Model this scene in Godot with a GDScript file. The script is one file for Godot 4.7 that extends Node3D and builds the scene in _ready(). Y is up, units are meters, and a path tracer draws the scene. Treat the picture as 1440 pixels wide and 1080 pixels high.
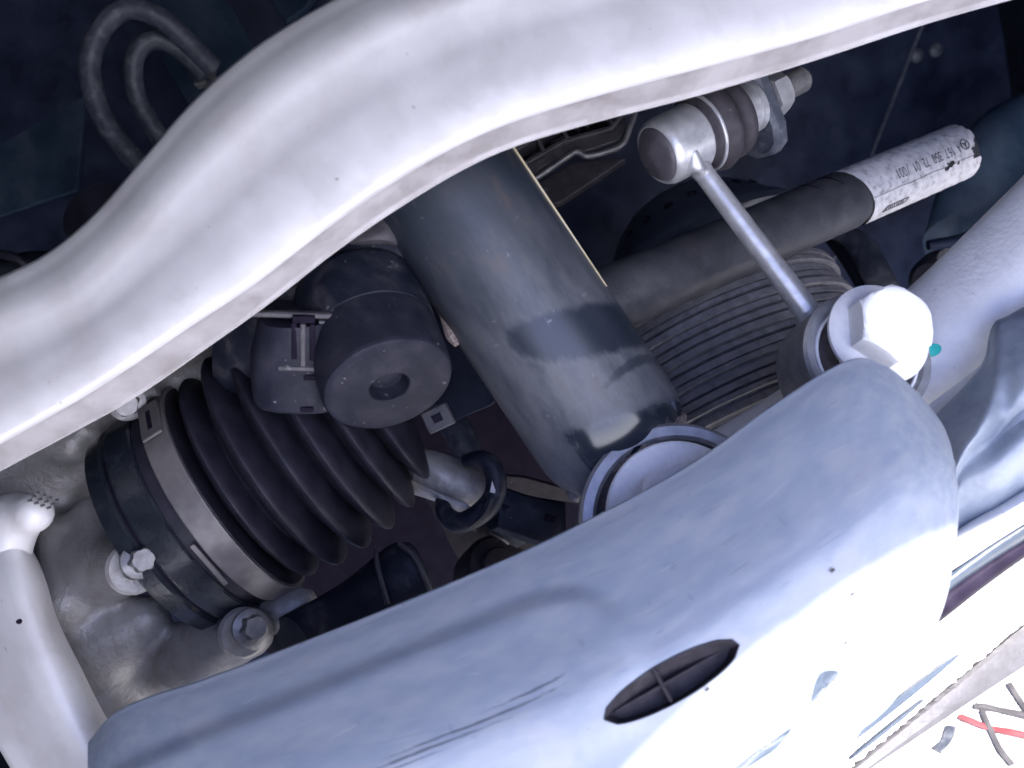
extends Node3D
# A look into the rear wheel arch of a car standing outdoors: suspension arms, damper, stabiliser link, axle shaft, joint boot.
# Metres, y up. The car's outer side is +z; the arch opening stands at z = 0.1.

var taken := {}
var M := {}

func _ready() -> void:
	camera_and_light()
	make_materials()
	ground_and_body()
	hoses()
	air_spring()
	axle_shaft()
	ribbed_bracket()
	rear_arm()
	wheel_carrier()
	cv_joint()
	small_parts()
	actuator()
	damper()
	stabiliser_link()
	curved_arm()
	guarded_arm()
	sill_and_litter()


func camera_and_light() -> void:
	var cam := Camera3D.new()
	cam.name = "camera"
	cam.position = Vector3(0, 0.55, 0)
	cam.rotation_degrees = Vector3(-20, 0, -30)
	cam.fov = 46.0
	cam.near = 0.02
	cam.far = 400.0
	var optics := CameraAttributesPhysical.new()      # a phone's small lens, focused on the damper
	optics.frustum_focal_length = 12.0 / tan(deg_to_rad(23.0))
	optics.frustum_focus_distance = 0.45
	optics.exposure_aperture = 8.0
	optics.frustum_near = 0.02
	optics.frustum_far = 400.0
	cam.attributes = optics
	add_child(cam)
	var sky := ProceduralSkyMaterial.new()
	sky.sky_top_color = Color(0.29, 0.38, 0.65)
	sky.sky_horizon_color = Color(0.88, 0.89, 0.92)
	sky.sky_curve = 0.16
	sky.sky_energy_multiplier = 1.0
	sky.ground_bottom_color = Color(0.35, 0.34, 0.34)
	sky.ground_horizon_color = Color(0.75, 0.77, 0.85)
	var env := Environment.new()
	env.background_mode = Environment.BG_SKY
	env.sky = Sky.new()
	env.sky.sky_material = sky
	env.ambient_light_source = Environment.AMBIENT_SOURCE_SKY
	env.tonemap_mode = Environment.TONE_MAPPER_LINEAR
	env.tonemap_exposure = 7.6
	env.sdfgi_enabled = true
	env.ssao_enabled = true
	env.ssil_enabled = true
	var we := WorldEnvironment.new()
	we.name = "environment"
	we.environment = env
	add_child(we)
	var sun := DirectionalLight3D.new()
	sun.name = "sun"
	sun.light_energy = 1.3
	sun.light_color = Color(1.0, 0.975, 0.95)
	sun.light_angular_distance = 1.0
	sun.shadow_enabled = true
	sun.look_at_from_position(Vector3(0.0, 1.0, 0.885), Vector3.ZERO)
	add_child(sun)


func make_materials() -> void:
	var cast_bump := noise_tex("simplex", 0.06, 4, 11, 512, null, true, 6.0)
	var fine_bump := noise_tex("simplex", 0.09, 4, 12, 512, null, true, 1.6)
	var soft_bump := noise_tex("simplex", 0.012, 4, 13, 512, null, true, 6.0)
	var dust := specks(5, 90, 0.6, 3.0, Color(0.30, 0.30, 0.33), 512, 0.7)
	var pits := specks(6, 34, 0.5, 2.8, Color(0.09, 0.085, 0.09), 512, 0.65)
	M.arm_alu = surface([[0.0, Color(0.54, 0.525, 0.53)], [0.4, Color(0.635, 0.622, 0.63)], [0.6, Color(0.67, 0.66, 0.67)], [0.85, Color(0.71, 0.70, 0.71)]], 0.5, 0.15, 4.0, 0.012, 21, 0.10, soft_bump, 1.0, pits, 5.0)
	M.dirty_alu = surface([[0.1, Color(0.22, 0.205, 0.20)], [0.45, Color(0.32, 0.30, 0.305)], [0.8, Color(0.40, 0.38, 0.39)]], 0.6, 0.1, 5.0, 0.012, 52, 0.1, cast_bump, 1.0, pits, 12.0)
	M.cast_alu = surface([[0.1, Color(0.22, 0.208, 0.205)], [0.42, Color(0.265, 0.257, 0.257)], [0.8, Color(0.30, 0.295, 0.298)]], 0.48, 0.3, 9.0, 0.02, 22, 0.25, cast_bump, 1.0, pits, 9.0)
	M.bright_alu = surface([[0.2, Color(0.84, 0.84, 0.85)], [0.7, Color(0.92, 0.92, 0.925)]], 0.45, 0.0, 9.0, 0.016, 23, 0.12, cast_bump, 1.0, pits, 12.0)
	M.rubber = surface([[0.2, Color(0.009, 0.009, 0.017)], [0.75, Color(0.019, 0.0185, 0.030)]], 0.5, 0.0, 9.0, 0.014, 25, 0.25, fine_bump, 1.0, specks(7, 14, 0.5, 1.6, Color(0.2, 0.2, 0.22), 512, 0.6), 4.0)
	M.spring_rubber = surface([[0.2, Color(0.13, 0.125, 0.13)], [0.75, Color(0.24, 0.232, 0.238)]], 0.6, 0.0, 12.0, 0.02, 26, 0.6, fine_bump)
	M.boot_rubber = surface([[0.2, Color(0.016, 0.013, 0.018)], [0.75, Color(0.032, 0.027, 0.035)]], 0.7, 0.0, 12.0, 0.02, 27, 0.4, fine_bump, 1.0, dust, 5.0)
	M.plastic = surface([[0.2, Color(0.007, 0.010, 0.020)], [0.5, Color(0.012, 0.015, 0.026)], [0.68, Color(0.024, 0.025, 0.036)], [0.85, Color(0.055, 0.053, 0.063)]], 0.5, 0.0, 8.0, 0.014, 28, 0.25, fine_bump, 1.0, dust, 6.0)
	M.grey_plastic = surface([[0.2, Color(0.034, 0.032, 0.040)], [0.8, Color(0.075, 0.070, 0.080)]], 0.55, 0.0, 9.0, 0.016, 29, 0.5, fine_bump, 1.0, dust, 8.0)
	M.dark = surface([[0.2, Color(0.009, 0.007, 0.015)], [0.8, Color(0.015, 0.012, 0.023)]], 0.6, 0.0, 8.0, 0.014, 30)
	M.black_paint = surface([[0.2, Color(0.009, 0.012, 0.018)], [0.8, Color(0.018, 0.022, 0.030)]], 0.26, 0.0, 8.0, 0.014, 31, 0.2, fine_bump)
	M.zinc = surface([[0.2, Color(0.82, 0.82, 0.83)], [0.8, Color(0.90, 0.90, 0.90)]], 0.45, 0.0, 30.0, 0.02, 32, 0.1, cast_bump)
	M.steel = surface([[0.2, Color(0.36, 0.365, 0.385)], [0.8, Color(0.52, 0.525, 0.545)]], 0.36, 0.6, 14.0, 0.014, 33, 0.08, fine_bump, 1.0, pits, 16.0)
	M.dull_steel = surface([[0.2, Color(0.13, 0.13, 0.138)], [0.8, Color(0.22, 0.215, 0.22)]], 0.42, 0.5, 14.0, 0.02, 34, 0.2, fine_bump, 1.0, pits, 16.0)
	M.band = surface([[0.2, Color(0.135, 0.125, 0.13)], [0.8, Color(0.18, 0.168, 0.172)]], 0.4, 0.4, 10.0, 0.02, 35)
	M.shaft = surface([[0.2, Color(0.032, 0.034, 0.041)], [0.5, Color(0.046, 0.047, 0.055)], [0.85, Color(0.066, 0.065, 0.072)]], 0.5, 0.1, 10.0, 0.012, 36, 0.35, fine_bump, 1.0, pits, 8.0)
	M.paper = surface([[0.1, Color(0.30, 0.29, 0.30)], [0.35, Color(0.56, 0.55, 0.57)], [0.8, Color(0.68, 0.67, 0.69)]], 0.55, 0.0, 16.0, 0.02, 37, 0.0, null, 1.0, pits, 20.0)
	M.ink = surface([[0.0, Color(0.03, 0.03, 0.035)], [1.0, Color(0.06, 0.06, 0.065)]], 0.6, 0.0)
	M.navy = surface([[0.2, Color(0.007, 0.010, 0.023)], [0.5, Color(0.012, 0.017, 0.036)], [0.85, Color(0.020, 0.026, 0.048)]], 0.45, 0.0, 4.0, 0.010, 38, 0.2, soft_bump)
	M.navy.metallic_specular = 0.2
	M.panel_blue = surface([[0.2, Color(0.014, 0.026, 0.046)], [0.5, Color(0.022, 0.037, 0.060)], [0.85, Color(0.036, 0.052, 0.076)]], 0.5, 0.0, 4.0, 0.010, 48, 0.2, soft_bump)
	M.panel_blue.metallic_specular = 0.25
	M.liner = surface([[0.2, Color(0.005, 0.007, 0.012)], [0.8, Color(0.012, 0.014, 0.022)]], 0.6, 0.0, 5.0, 0.012, 39, 0.4, soft_bump)
	M.liner.metallic_specular = 0.25
	M.dark.metallic_specular = 0.15
	M.hose = surface([[0.2, Color(0.030, 0.036, 0.052)], [0.5, Color(0.046, 0.053, 0.072)], [0.85, Color(0.11, 0.115, 0.135)]], 0.5, 0.0, 14.0, 0.014, 40, 0.3, fine_bump, 1.0, dust, 6.0)
	M.body = surface([[0.2, Color(0.30, 0.31, 0.33)], [0.8, Color(0.34, 0.35, 0.37)]], 0.3, 0.0, 3.0, 0.01, 41)
	M.concrete = surface([[0.1, Color(0.34, 0.345, 0.36)], [0.5, Color(0.45, 0.455, 0.47)], [0.9, Color(0.53, 0.535, 0.55)]], 0.85, 0.0, 2.5, 0.02, 42, 0.8, cast_bump, 1.0, pits, 3.0)
	M.flap = surface([[0.2, Color(0.18, 0.21, 0.26)], [0.5, Color(0.22, 0.255, 0.31)], [0.85, Color(0.28, 0.315, 0.365)]], 0.35, 0.0, 7.0, 0.012, 43, 0.3, soft_bump)
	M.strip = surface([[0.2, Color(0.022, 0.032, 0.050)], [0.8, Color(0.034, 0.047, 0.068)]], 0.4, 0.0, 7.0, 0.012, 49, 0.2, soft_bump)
	M.seat = surface([[0.2, Color(0.05, 0.06, 0.078)], [0.8, Color(0.075, 0.086, 0.105)]], 0.3, 0.0, 8.0, 0.014, 50, 0.1, fine_bump)
	M.clean_plastic = surface([[0.2, Color(0.011, 0.012, 0.022)], [0.5, Color(0.016, 0.017, 0.028)], [0.85, Color(0.028, 0.028, 0.040)]], 0.5, 0.0, 8.0, 0.014, 51, 0.15, fine_bump, 1.0, dust, 8.0)
	M.clean_plastic.metallic_specular = 0.28
	M.plastic.metallic_specular = 0.35
	M.rubber.metallic_specular = 0.4
	M.tube = surface([[0.2, Color(0.26, 0.245, 0.235)], [0.8, Color(0.40, 0.38, 0.37)]], 0.5, 0.2, 14.0, 0.02, 53, 0.3, fine_bump)
	M.rail = surface([[0.15, Color(0.042, 0.041, 0.047)], [0.5, Color(0.055, 0.054, 0.062)], [0.85, Color(0.07, 0.069, 0.078)]], 0.6, 0.0, 6.0, 0.012, 44, 0.12, cast_bump)
	M.worn_white = surface([[0.1, Color(0.10, 0.09, 0.095)], [0.22, Color(0.30, 0.28, 0.285)], [0.34, Color(0.66, 0.65, 0.66)], [0.8, Color(0.80, 0.79, 0.80)]], 0.6, 0.0, 12.0, 0.02, 45, 0.7, cast_bump, 1.0, specks(16, 70, 0.8, 6.0, Color(0.035, 0.03, 0.035), 512, 0.8), 10.0)
	M.pink = surface([[0.0, Color(0.13, 0.028, 0.036)], [1.0, Color(0.17, 0.045, 0.055)]], 0.6, 0.0)
	M.grey_strip = surface([[0.0, Color(0.040, 0.038, 0.046)], [1.0, Color(0.06, 0.058, 0.066)]], 0.6, 0.0)
	M.teal = surface([[0.0, Color(0.02, 0.42, 0.38)], [1.0, Color(0.04, 0.52, 0.47)]], 0.5, 0.0)
	M.rust = surface([[0.1, Color(0.14, 0.09, 0.07)], [0.5, Color(0.26, 0.21, 0.19)], [0.85, Color(0.40, 0.36, 0.35)]], 0.7, 0.0, 24.0, 0.03, 46)
	M.bush = surface([[0.1, Color(0.10, 0.085, 0.085)], [0.85, Color(0.16, 0.14, 0.14)]], 0.6, 0.0, 14.0, 0.02, 47, 0.3, fine_bump)
	M.yellow = surface([[0.0, Color(0.50, 0.42, 0.26)], [1.0, Color(0.62, 0.56, 0.42)]], 0.5, 0.0)


# ---------------------------------------------------------------- ground and body

func ground_and_body() -> void:
	var g := Geo.new()
	var rows := []
	for i in 41:
		var row := PackedVector3Array()
		for j in 41:
			var u := (i - 20) / 20.0
			var v := (j - 20) / 20.0
			row.append(Vector3(signf(u) * pow(absf(u), 3.0) * 200.0, 0.0, signf(v) * pow(absf(v), 3.0) * 200.0))
		rows.append(row)
	g.grid(rows)
	g.facing(0, Vector3.UP)
	var ground := put("ground", g, M.concrete, self)
	ground.set_meta("kind", "structure")

	# the inner body side, with its seam bead and a plug
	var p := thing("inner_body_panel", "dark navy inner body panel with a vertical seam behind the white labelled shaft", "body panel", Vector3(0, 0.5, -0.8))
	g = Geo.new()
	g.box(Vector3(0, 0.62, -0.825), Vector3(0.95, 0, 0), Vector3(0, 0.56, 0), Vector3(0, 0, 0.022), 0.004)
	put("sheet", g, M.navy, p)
	g = Geo.new()
	var seam := curve([Vector3(0.5083, 0.3827, -0.7905), Vector3(0.4494, 0.3255, -0.7484), Vector3(0.3892, 0.2664, -0.7109), Vector3(0.3374, 0.2118, -0.6804), Vector3(0.3084, 0.1838, -0.6648)], 10)
	for k in seam.size():
		seam[k].z = -0.803
	g.tube(seam, [0.0016], 8)
	put("seam_bead", g, M.hose, p)
	for q in [Vector3(0.4888, 0.3333, -0.7725), Vector3(0.4705, 0.3377, -0.7741)]:
		g = Geo.new()
		q.z = -0.803
		g.lathe(q, Vector3(0, 0, 1), [[0.0, 0.0062], [0.002, 0.006], [0.0035, 0.004], [0.004, 0.0]], 20)
		put("plug", g, M.hose, p)
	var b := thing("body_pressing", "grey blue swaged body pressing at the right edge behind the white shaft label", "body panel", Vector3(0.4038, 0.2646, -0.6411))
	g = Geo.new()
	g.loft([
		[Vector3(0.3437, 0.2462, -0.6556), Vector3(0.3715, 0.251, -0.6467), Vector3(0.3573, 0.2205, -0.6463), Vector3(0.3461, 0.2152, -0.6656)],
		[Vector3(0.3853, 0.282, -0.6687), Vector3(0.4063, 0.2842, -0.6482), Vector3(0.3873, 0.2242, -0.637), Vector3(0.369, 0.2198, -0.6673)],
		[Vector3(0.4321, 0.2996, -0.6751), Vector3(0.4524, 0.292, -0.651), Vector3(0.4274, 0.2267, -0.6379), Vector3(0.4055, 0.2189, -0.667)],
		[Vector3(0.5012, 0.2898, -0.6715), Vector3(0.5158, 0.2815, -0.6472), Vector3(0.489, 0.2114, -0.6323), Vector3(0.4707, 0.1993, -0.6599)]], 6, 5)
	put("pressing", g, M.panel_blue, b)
	g = Geo.new()
	g.tube(curve([Vector3(0.3277, 0.251, -0.6255), Vector3(0.3562, 0.2414, -0.622), Vector3(0.3939, 0.2416, -0.622), Vector3(0.445, 0.2432, -0.6226)]), [0.004, 0.006, 0.006], 10)
	put("lip", g, M.navy, b)

	# the arch liner: a shell over the wheel, open to the outside
	var l := thing("wheel_arch_liner", "black plastic wheel arch liner curving over the suspension", "arch liner", Vector3(0, 0.9, -0.3))
	g = Geo.new()
	rows = []
	for i in 33:
		var a := deg_to_rad(lerpf(-22.0, 202.0, i / 32.0))
		var row := PackedVector3Array()
		for q in [[0.56, -0.80], [0.56, 0.085], [0.572, 0.085], [0.572, -0.80]]:
			var r: float = q[0] + 0.004 * sin(a * 22.0)
			row.append(Vector3(cos(a) * r, 0.40 + sin(a) * r, q[1]))
		rows.append(row)
	g.grid(rows, true)
	g.outward(0)
	put("shell", g, M.liner, l)

	# the outer wing with the arch cut out of it
	var w := thing("rear_wing", "silver painted rear wing around the wheel arch opening", "car wing", Vector3(0, 0.9, 0.1))
	g = Geo.new()
	rows = []
	for i in 41:
		var a := deg_to_rad(lerpf(-10.0, 190.0, i / 40.0))
		var dir := Vector3(cos(a), sin(a), 0)
		var c := Vector3(0.10, 0.38, 0)
		var k := 1.9 / maxf(absf(dir.x), 0.001)
		k = minf(k, (0.85 if dir.y > 0.0 else 0.2) / maxf(absf(dir.y), 0.001))
		rows.append(PackedVector3Array([c + dir * 0.39 + Vector3(0, 0, 0.070), c + dir * 0.365 + Vector3(0, 0, 0.074), c + dir * 0.36 + Vector3(0, 0, 0.092), c + dir * 0.365 + Vector3(0, 0, 0.110), c + dir * 0.39 + Vector3(0, 0, 0.116), c + dir * k + Vector3(0, 0, 0.116), c + dir * k + Vector3(0, 0, 0.070)]))
	g.grid(rows, true)
	g.outward(0)
	put("skin", g, M.body, w)


# ---------------------------------------------------------------- hoses and brackets, far left

func hoses() -> void:
	var h := thing("looped_hose", "outer of two looped hoses at the upper left, dusty black rubber", "hose", Vector3(-0.1419, 0.6367, -0.6701), "looped hoses")
	var g := Geo.new()
	g.tube(curve([Vector3(-0.0666, 0.6087, -0.6599), Vector3(-0.0708, 0.6279, -0.6509), Vector3(-0.0774, 0.6479, -0.6475), Vector3(-0.0912, 0.6613, -0.6471), Vector3(-0.1119, 0.6588, -0.6462), Vector3(-0.1308, 0.6424, -0.6402), Vector3(-0.1404, 0.6159, -0.6359), Vector3(-0.1391, 0.5879, -0.631), Vector3(-0.1302, 0.5528, -0.6236), Vector3(-0.1145, 0.5041, -0.6218)], 8), [0.0068], 18)
	put("hose", g, M.hose, h)
	h = thing("looped_hose", "inner of two looped hoses at the upper left, thinner and closer to the fitting", "hose", Vector3(-0.1174, 0.6234, -0.6652), "looped hoses")
	g = Geo.new()
	g.tube(curve([Vector3(-0.0737, 0.6075, -0.6648), Vector3(-0.0781, 0.6236, -0.6653), Vector3(-0.0842, 0.6358, -0.6644), Vector3(-0.0939, 0.6417, -0.6612), Vector3(-0.1067, 0.6366, -0.6594), Vector3(-0.1176, 0.6209, -0.659), Vector3(-0.1211, 0.5998, -0.6566), Vector3(-0.1187, 0.57, -0.6511), Vector3(-0.1095, 0.5249, -0.6453)], 8), [0.0062], 18)
	put("hose", g, M.hose, h)

	var b := thing("hose_bracket", "blue grey sheet bracket that holds the looped hoses with a small clip", "bracket", Vector3(-0.0772, 0.6246, -0.7189))
	g = Geo.new()
	g.plate(PackedVector3Array([Vector3(-0.0829, 0.6894, -0.7478), Vector3(-0.0405, 0.6664, -0.7394), Vector3(-0.0396, 0.607, -0.7125), Vector3(-0.0687, 0.5702, -0.6937), Vector3(-0.1011, 0.5904, -0.7064), Vector3(-0.1017, 0.6326, -0.7271)]), Vector3(0, -0.0014, -0.0038), 0.0008)
	put("sheet", g, M.panel_blue, b)
	g = Geo.new()
	g.lathe(Vector3(-0.0813, 0.6149, -0.6887), Vector3(0.1665, -0.5409, -0.8673), [[0.0, 0.004], [0.001, 0.006], [0.022, 0.006]], 20)
	put("hose_stub", g, M.hose, b)
	g = Geo.new()
	hex_head(g, Vector3(-0.0734, 0.6128, -0.6912), Vector3(0.3348, 0.3231, 0.9466), Vector3(1.066, -0.1443, 0.0525), 0.0058, 0.009)
	put("union_nut", g, M.dull_steel, b)
	g = Geo.new()
	g.box(Vector3(-0.0733, 0.6061, -0.6802), Vector3(0.0041, -0.0065, 0.0024), Vector3(0.0014, 0.0008, -0.0003), Vector3(0, -0.0014, -0.0038), 0.0004)
	g.box(Vector3(-0.0814, 0.6048, -0.6797), Vector3(0.004, -0.0011, 0.0004), Vector3(0.0003, 0.0011, -0.0004), Vector3(0, -0.0014, -0.0038), 0.0004)
	put("clip", g, M.dull_steel, b)

	b = thing("body_flange", "deep blue folded flange at the top edge beside the hose bracket", "body flange", Vector3(-0.0153, 0.6309, -0.7318))
	g = Geo.new()
	g.plate(PackedVector3Array([Vector3(-0.0059, 0.654, -0.7402), Vector3(0.0433, 0.6385, -0.7346), Vector3(0.0374, 0.6192, -0.7275), Vector3(0.0091, 0.6121, -0.7249), Vector3(-0.0094, 0.6131, -0.7253), Vector3(-0.0127, 0.6273, -0.7305)]), Vector3(0.0017, -0.003, -0.0053), 0.0012)
	put("flange", g, M.panel_blue, b)
	b = thing("liner_flap", "teal tinted liner flap in the far upper left corner", "liner flap", Vector3(-0.2015, 0.7065, -0.8019))
	g = Geo.new()
	g.plate(PackedVector3Array([Vector3(-0.2419, 0.8035, -0.8585), Vector3(-0.1758, 0.7676, -0.8454), Vector3(-0.1821, 0.7061, -0.8177), Vector3(-0.1739, 0.6619, -0.7963), Vector3(-0.2232, 0.5988, -0.7627), Vector3(-0.3425, 0.6218, -0.7711)]), Vector3(0, -0.0017, -0.0047), 0.001)
	put("flap", g, M.panel_blue, b)

	var k := thing("rubber_mount", "round black rubber mount behind the left bend of the curved arm", "rubber mount", Vector3(-0.1488, 0.5578, -0.5349))
	g = Geo.new()
	g.lathe(Vector3(-0.1437, 0.5502, -0.5215), Vector3(-0.133, 0.5864, -0.6391), [[-0.02, 0.014], [-0.006, 0.019], [0.0, 0.023], [0.012, 0.024], [0.016, 0.021], [0.018, 0.0]], 36)
	put("mount", g, M.rubber, k)
	k = thing("cable", "thin black cable at the left edge above the curved arm", "cable", Vector3(-0.2073, 0.5661, -0.5379))
	g = Geo.new()
	g.tube(curve([Vector3(-0.2285, 0.5832, -0.5442), Vector3(-0.2091, 0.5705, -0.5395), Vector3(-0.2011, 0.5614, -0.5362), Vector3(-0.2011, 0.5456, -0.5411)]), [0.0026], 12)
	put("sheath", g, M.rubber, k)
	k = thing("loom_trunking", "dark grey trunking at the left edge behind the curved arm", "trunking", Vector3(-0.2176, 0.5567, -0.5345))
	g = Geo.new()
	g.tube(curve([Vector3(-0.2631, 0.5747, -0.573), Vector3(-0.2267, 0.5639, -0.5584), Vector3(-0.2031, 0.5549, -0.5658), Vector3(-0.1847, 0.5325, -0.5789)]), [0.008], 16)
	put("tube", g, M.liner, k)


# ---------------------------------------------------------------- air spring and its seat

func air_spring() -> void:
	var ax := Vector3(-0.1282, -0.7724, 0.6323)
	var s := thing("air_spring", "ridged black rubber air spring below the dark axle shaft", "air spring", Vector3(0.1145, 0.2895, -0.5224))
	var g := Geo.new()
	var prof := [[-0.004, 0.08]]
	var r0 := 0.0925
	for i in 15:
		var t := 0.0054 * i
		var r := r0 + 0.0011 * sin(i * 2.1) + 0.0007 * sin(i * 5.3)
		var w := 0.0039 + 0.0006 * sin(i * 3.7)
		prof.append([t, r - 0.0028])
		prof.append([t + 0.0003, r + 0.0004])
		prof.append([t + w, r + 0.0010])
		prof.append([t + w + 0.0003, r + 0.0002])
		prof.append([t + w + 0.0006, r - 0.0030])
		prof.append([t + 0.0052, r - 0.0032])
	prof.append([0.083, 0.086])
	g.lathe(Vector3(0.1262, 0.3162, -0.5534), ax, prof, 160)
	put("bellows", g, M.spring_rubber, s, 30.0)
	g = Geo.new()
	g.lathe(Vector3(0.1262, 0.3162, -0.5534) + ax.normalized() * 0.0805, ax, [[0.0, 0.080], [0.001, 0.0865], [0.014, 0.0875], [0.028, 0.084], [0.06, 0.07]], 96)
	put("base_cup", g, M.black_paint, s)

	var t := thing("spring_seat", "black pressed steel spring seat pierced with small holes above the axle shaft", "spring seat", Vector3(0.1609, 0.3617, -0.5913))
	g = Geo.new()
	var c := Vector3(0.1645, 0.3373, -0.6196)
	g.lathe(c, ax, [[-0.040, 0.040], [-0.030, 0.052], [-0.008, 0.070], [-0.002, 0.0765], [0.002, 0.079], [0.006, 0.0795], [0.007, 0.086], [0.012, 0.0868], [0.014, 0.083], [0.02, 0.08]], 120)
	put("pressing", g, M.seat, t)
	var z := ax.normalized()
	var x := z.cross(Vector3(0, 0.342, 0.9397)).normalized()
	var y := z.cross(x)
	if y.dot(Vector3(0, 0.342, 0.9397)) < 0.0:
		y = -y
	for k in 7:
		var a := deg_to_rad(40.0 + 16.0 * k)
		var e := x * cos(a) + y * sin(a)
		var nrm := (e * 0.83 - z * 0.55).normalized()
		g = ring(c + e * 0.0615 - z * 0.0188 - nrm * 0.002, nrm, 0.0021, 0.0032, 0.0028, 0.0005, 20)
		g.lathe(c + e * 0.0615 - z * 0.0188 - nrm * 0.003, nrm, [[0.0, 0.0024], [0.0022, 0.0024]], 16)
		put("hole", g, M.dark, t)


# ---------------------------------------------------------------- axle shaft with its paper label

func axle_shaft() -> void:
	var c0 := Vector3(0.0411, 0.4099, -0.4279)
	var c1 := Vector3(0.3098, 0.3456, -0.5216)
	var s := thing("axle_shaft", "dark grey axle shaft ending in a torn white paper label with a part number", "axle shaft", c0)
	var ax := (c1 - c0).normalized()
	var l := c0.distance_to(c1)
	var r := 0.0172
	var g := Geo.new()
	g.lathe(c0, ax, [[0.0, r], [l * 0.55, r], [l * 0.556, r + 0.0002], [l * 0.665, r + 0.0002], [l * 0.668, r - 0.0006], [l - 0.002, r - 0.0006], [l - 0.0006, r - 0.0010], [l, r - 0.003], [l, 0.0]], 72)
	put("tube", g, M.shaft, s)
	# seam lines of the shrink sleeve
	var e0 := (Vector3(0, 0.55, 0) - (c0 + ax * l * 0.8))
	e0 = (e0 - ax * e0.dot(ax)).normalized()
	var e1 := ax.cross(e0)
	var on := func(at: float, ang: float, up: float) -> Vector3:
		return c0 + ax * at + (e0 * cos(ang) + e1 * sin(ang)) * (r + up)
	for q in [[0.565, -1.5, -0.55], [0.615, -1.5, -0.5]]:
		g = Geo.new()
		var line := PackedVector3Array()
		for i in 13:
			var f := i / 12.0
			line.append(on.call(l * (q[0] + 0.012 * f * f), lerpf(q[1], q[2], f), 0.0002))
		g.tube(line, [0.00025, 0.0005, 0.0002], 6)
		put("sleeve_crease", g, M.dark, s)

	# the paper: a curved sheet, torn at its far end
	var paper := Geo.new()
	var nz := FastNoiseLite.new()
	nz.seed = 4
	nz.frequency = 0.09
	nz.fractal_octaves = 3
	var na := 150
	var nl := 130
	var from := l * 0.668
	var to := l * 1.0
	var keep := func(i: int, j: int) -> bool:
		var f := float(i) / nl
		var ang := lerpf(-2.3, 2.3, float(j) / na)
		var edge := 0.992 - 0.018 * maxf(0.0, nz.get_noise_2d(j * 1.2, 3.0) + 0.2)
		if ang > 0.02 and ang < 0.42:
			edge -= 0.085 + 0.03 * nz.get_noise_2d(j * 2.0, 40.0)
		if ang > -0.42 and ang <= 0.02:
			edge -= 0.045 * smoothstep(-0.42, -0.05, ang)
		if f > edge:
			return false
		# holes torn along the seam, and scuffs
		var h1 := Vector2((f - 0.70) / 0.035, (ang - 0.26) / 0.10).length()
		var h2 := Vector2((f - 0.665) / 0.022, (ang - 0.36) / 0.08).length()
		var h3 := Vector2((f - 0.77) / 0.016, (ang - 0.34) / 0.05).length()
		var w := 0.5 * nz.get_noise_2d(i * 3.0, j * 3.0)
		return minf(minf(h1, h2), h3) + w > 1.0
	for i in nl:
		for j in na:
			if not keep.call(i, j):
				continue
			var q := []
			for d in [[0, 0], [0, 1], [1, 1], [1, 0]]:
				var ang := lerpf(-2.3, 2.3, float(j + d[1]) / na)
				var bow := 0.004 * sin(ang * 1.3 + 0.4) * (1.0 - float(i + d[0]) / nl)
				q.append(on.call(lerpf(from + bow, to, float(i + d[0]) / nl), ang, 0.0003 + 0.00025 * nz.get_noise_2d((i + d[0]) * 0.8, (j + d[1]) * 0.8)))
			paper.quad(q[0], q[1], q[2], q[3])
	paper.facing(0, e0)
	var lab := put("paper_label", paper, M.paper, s, 60.0)

	var text := TextMesh.new()
	var font := SystemFont.new()
	font.font_names = PackedStringArray(["Droid Sans Mono"])
	text.font = font
	text.font_size = 32
	text.pixel_size = 0.0002
	text.depth = 0.00004
	text.curve_step = 2.0
	var bend := func(words: String, wide: float, tall: float, start: float, ang0: float, depth_up: float) -> Geo:
		text.text = words
		var arr := text.get_mesh_arrays()
		var v: PackedVector3Array = arr[Mesh.ARRAY_VERTEX]
		var ix = arr[Mesh.ARRAY_INDEX]
		var lo := Vector3.ONE * 1e9
		var hi := Vector3.ONE * -1e9
		for p in v:
			lo = lo.min(p)
			hi = hi.max(p)
		var geo := Geo.new()
		var pts := PackedVector3Array()
		for p in v:
			var a := (p.x - lo.x) / (hi.x - lo.x)
			var b := (p.y - lo.y) / (hi.y - lo.y)
			pts.append(on.call(start - a * wide, ang0 + (b - 0.5) * tall / r, depth_up + (0.00004 if p.z > 0.0 else 0.0)))
		if ix != null and ix.size() > 0:
			for k in range(0, ix.size(), 3):
				geo.tri(pts[ix[k]], pts[ix[k + 1]], pts[ix[k + 2]])
		else:
			for k in range(0, pts.size(), 3):
				geo.tri(pts[k], pts[k + 1], pts[k + 2])
		return geo
	put("part_number", bend.call("A 167 350 72 01 /001", 0.0545, 0.0056, l * 0.942, -0.10, 0.00062), M.ink, lab, 30.0)
	# the maker's star in its ring
	g = Geo.new()
	var sx := l * 0.957
	var circ := PackedVector3Array()
	for i in 33:
		var a := TAU * i / 32.0
		circ.append(on.call(sx + cos(a) * 0.0031, -0.16 + sin(a) * 0.0031 / r, 0.0006))
	g.tube(circ, [0.00030], 6, false)
	for k in 3:
		var a := TAU * k / 3.0 + PI / 2.0
		var line := PackedVector3Array()
		for i in 4:
			line.append(on.call(sx + cos(a) * 0.001 * i, -0.16 + sin(a) * 0.001 * i / r, 0.0006))
		g.tube(line, [0.0005, 0.0002], 6)
	put("star_emblem", g, M.ink, lab)
	# the seam of the paper and the printed slanting box below it
	g = Geo.new()
	var line := PackedVector3Array()
	for i in 30:
		line.append(on.call(lerpf(from + 0.003, to - 0.006, i / 29.0), 0.30 + 0.01 * sin(i * 0.7), 0.0005))
	g.tube(line, [0.00014], 5)
	put("label_seam", g, M.ink, lab)
	g = Geo.new()
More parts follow.
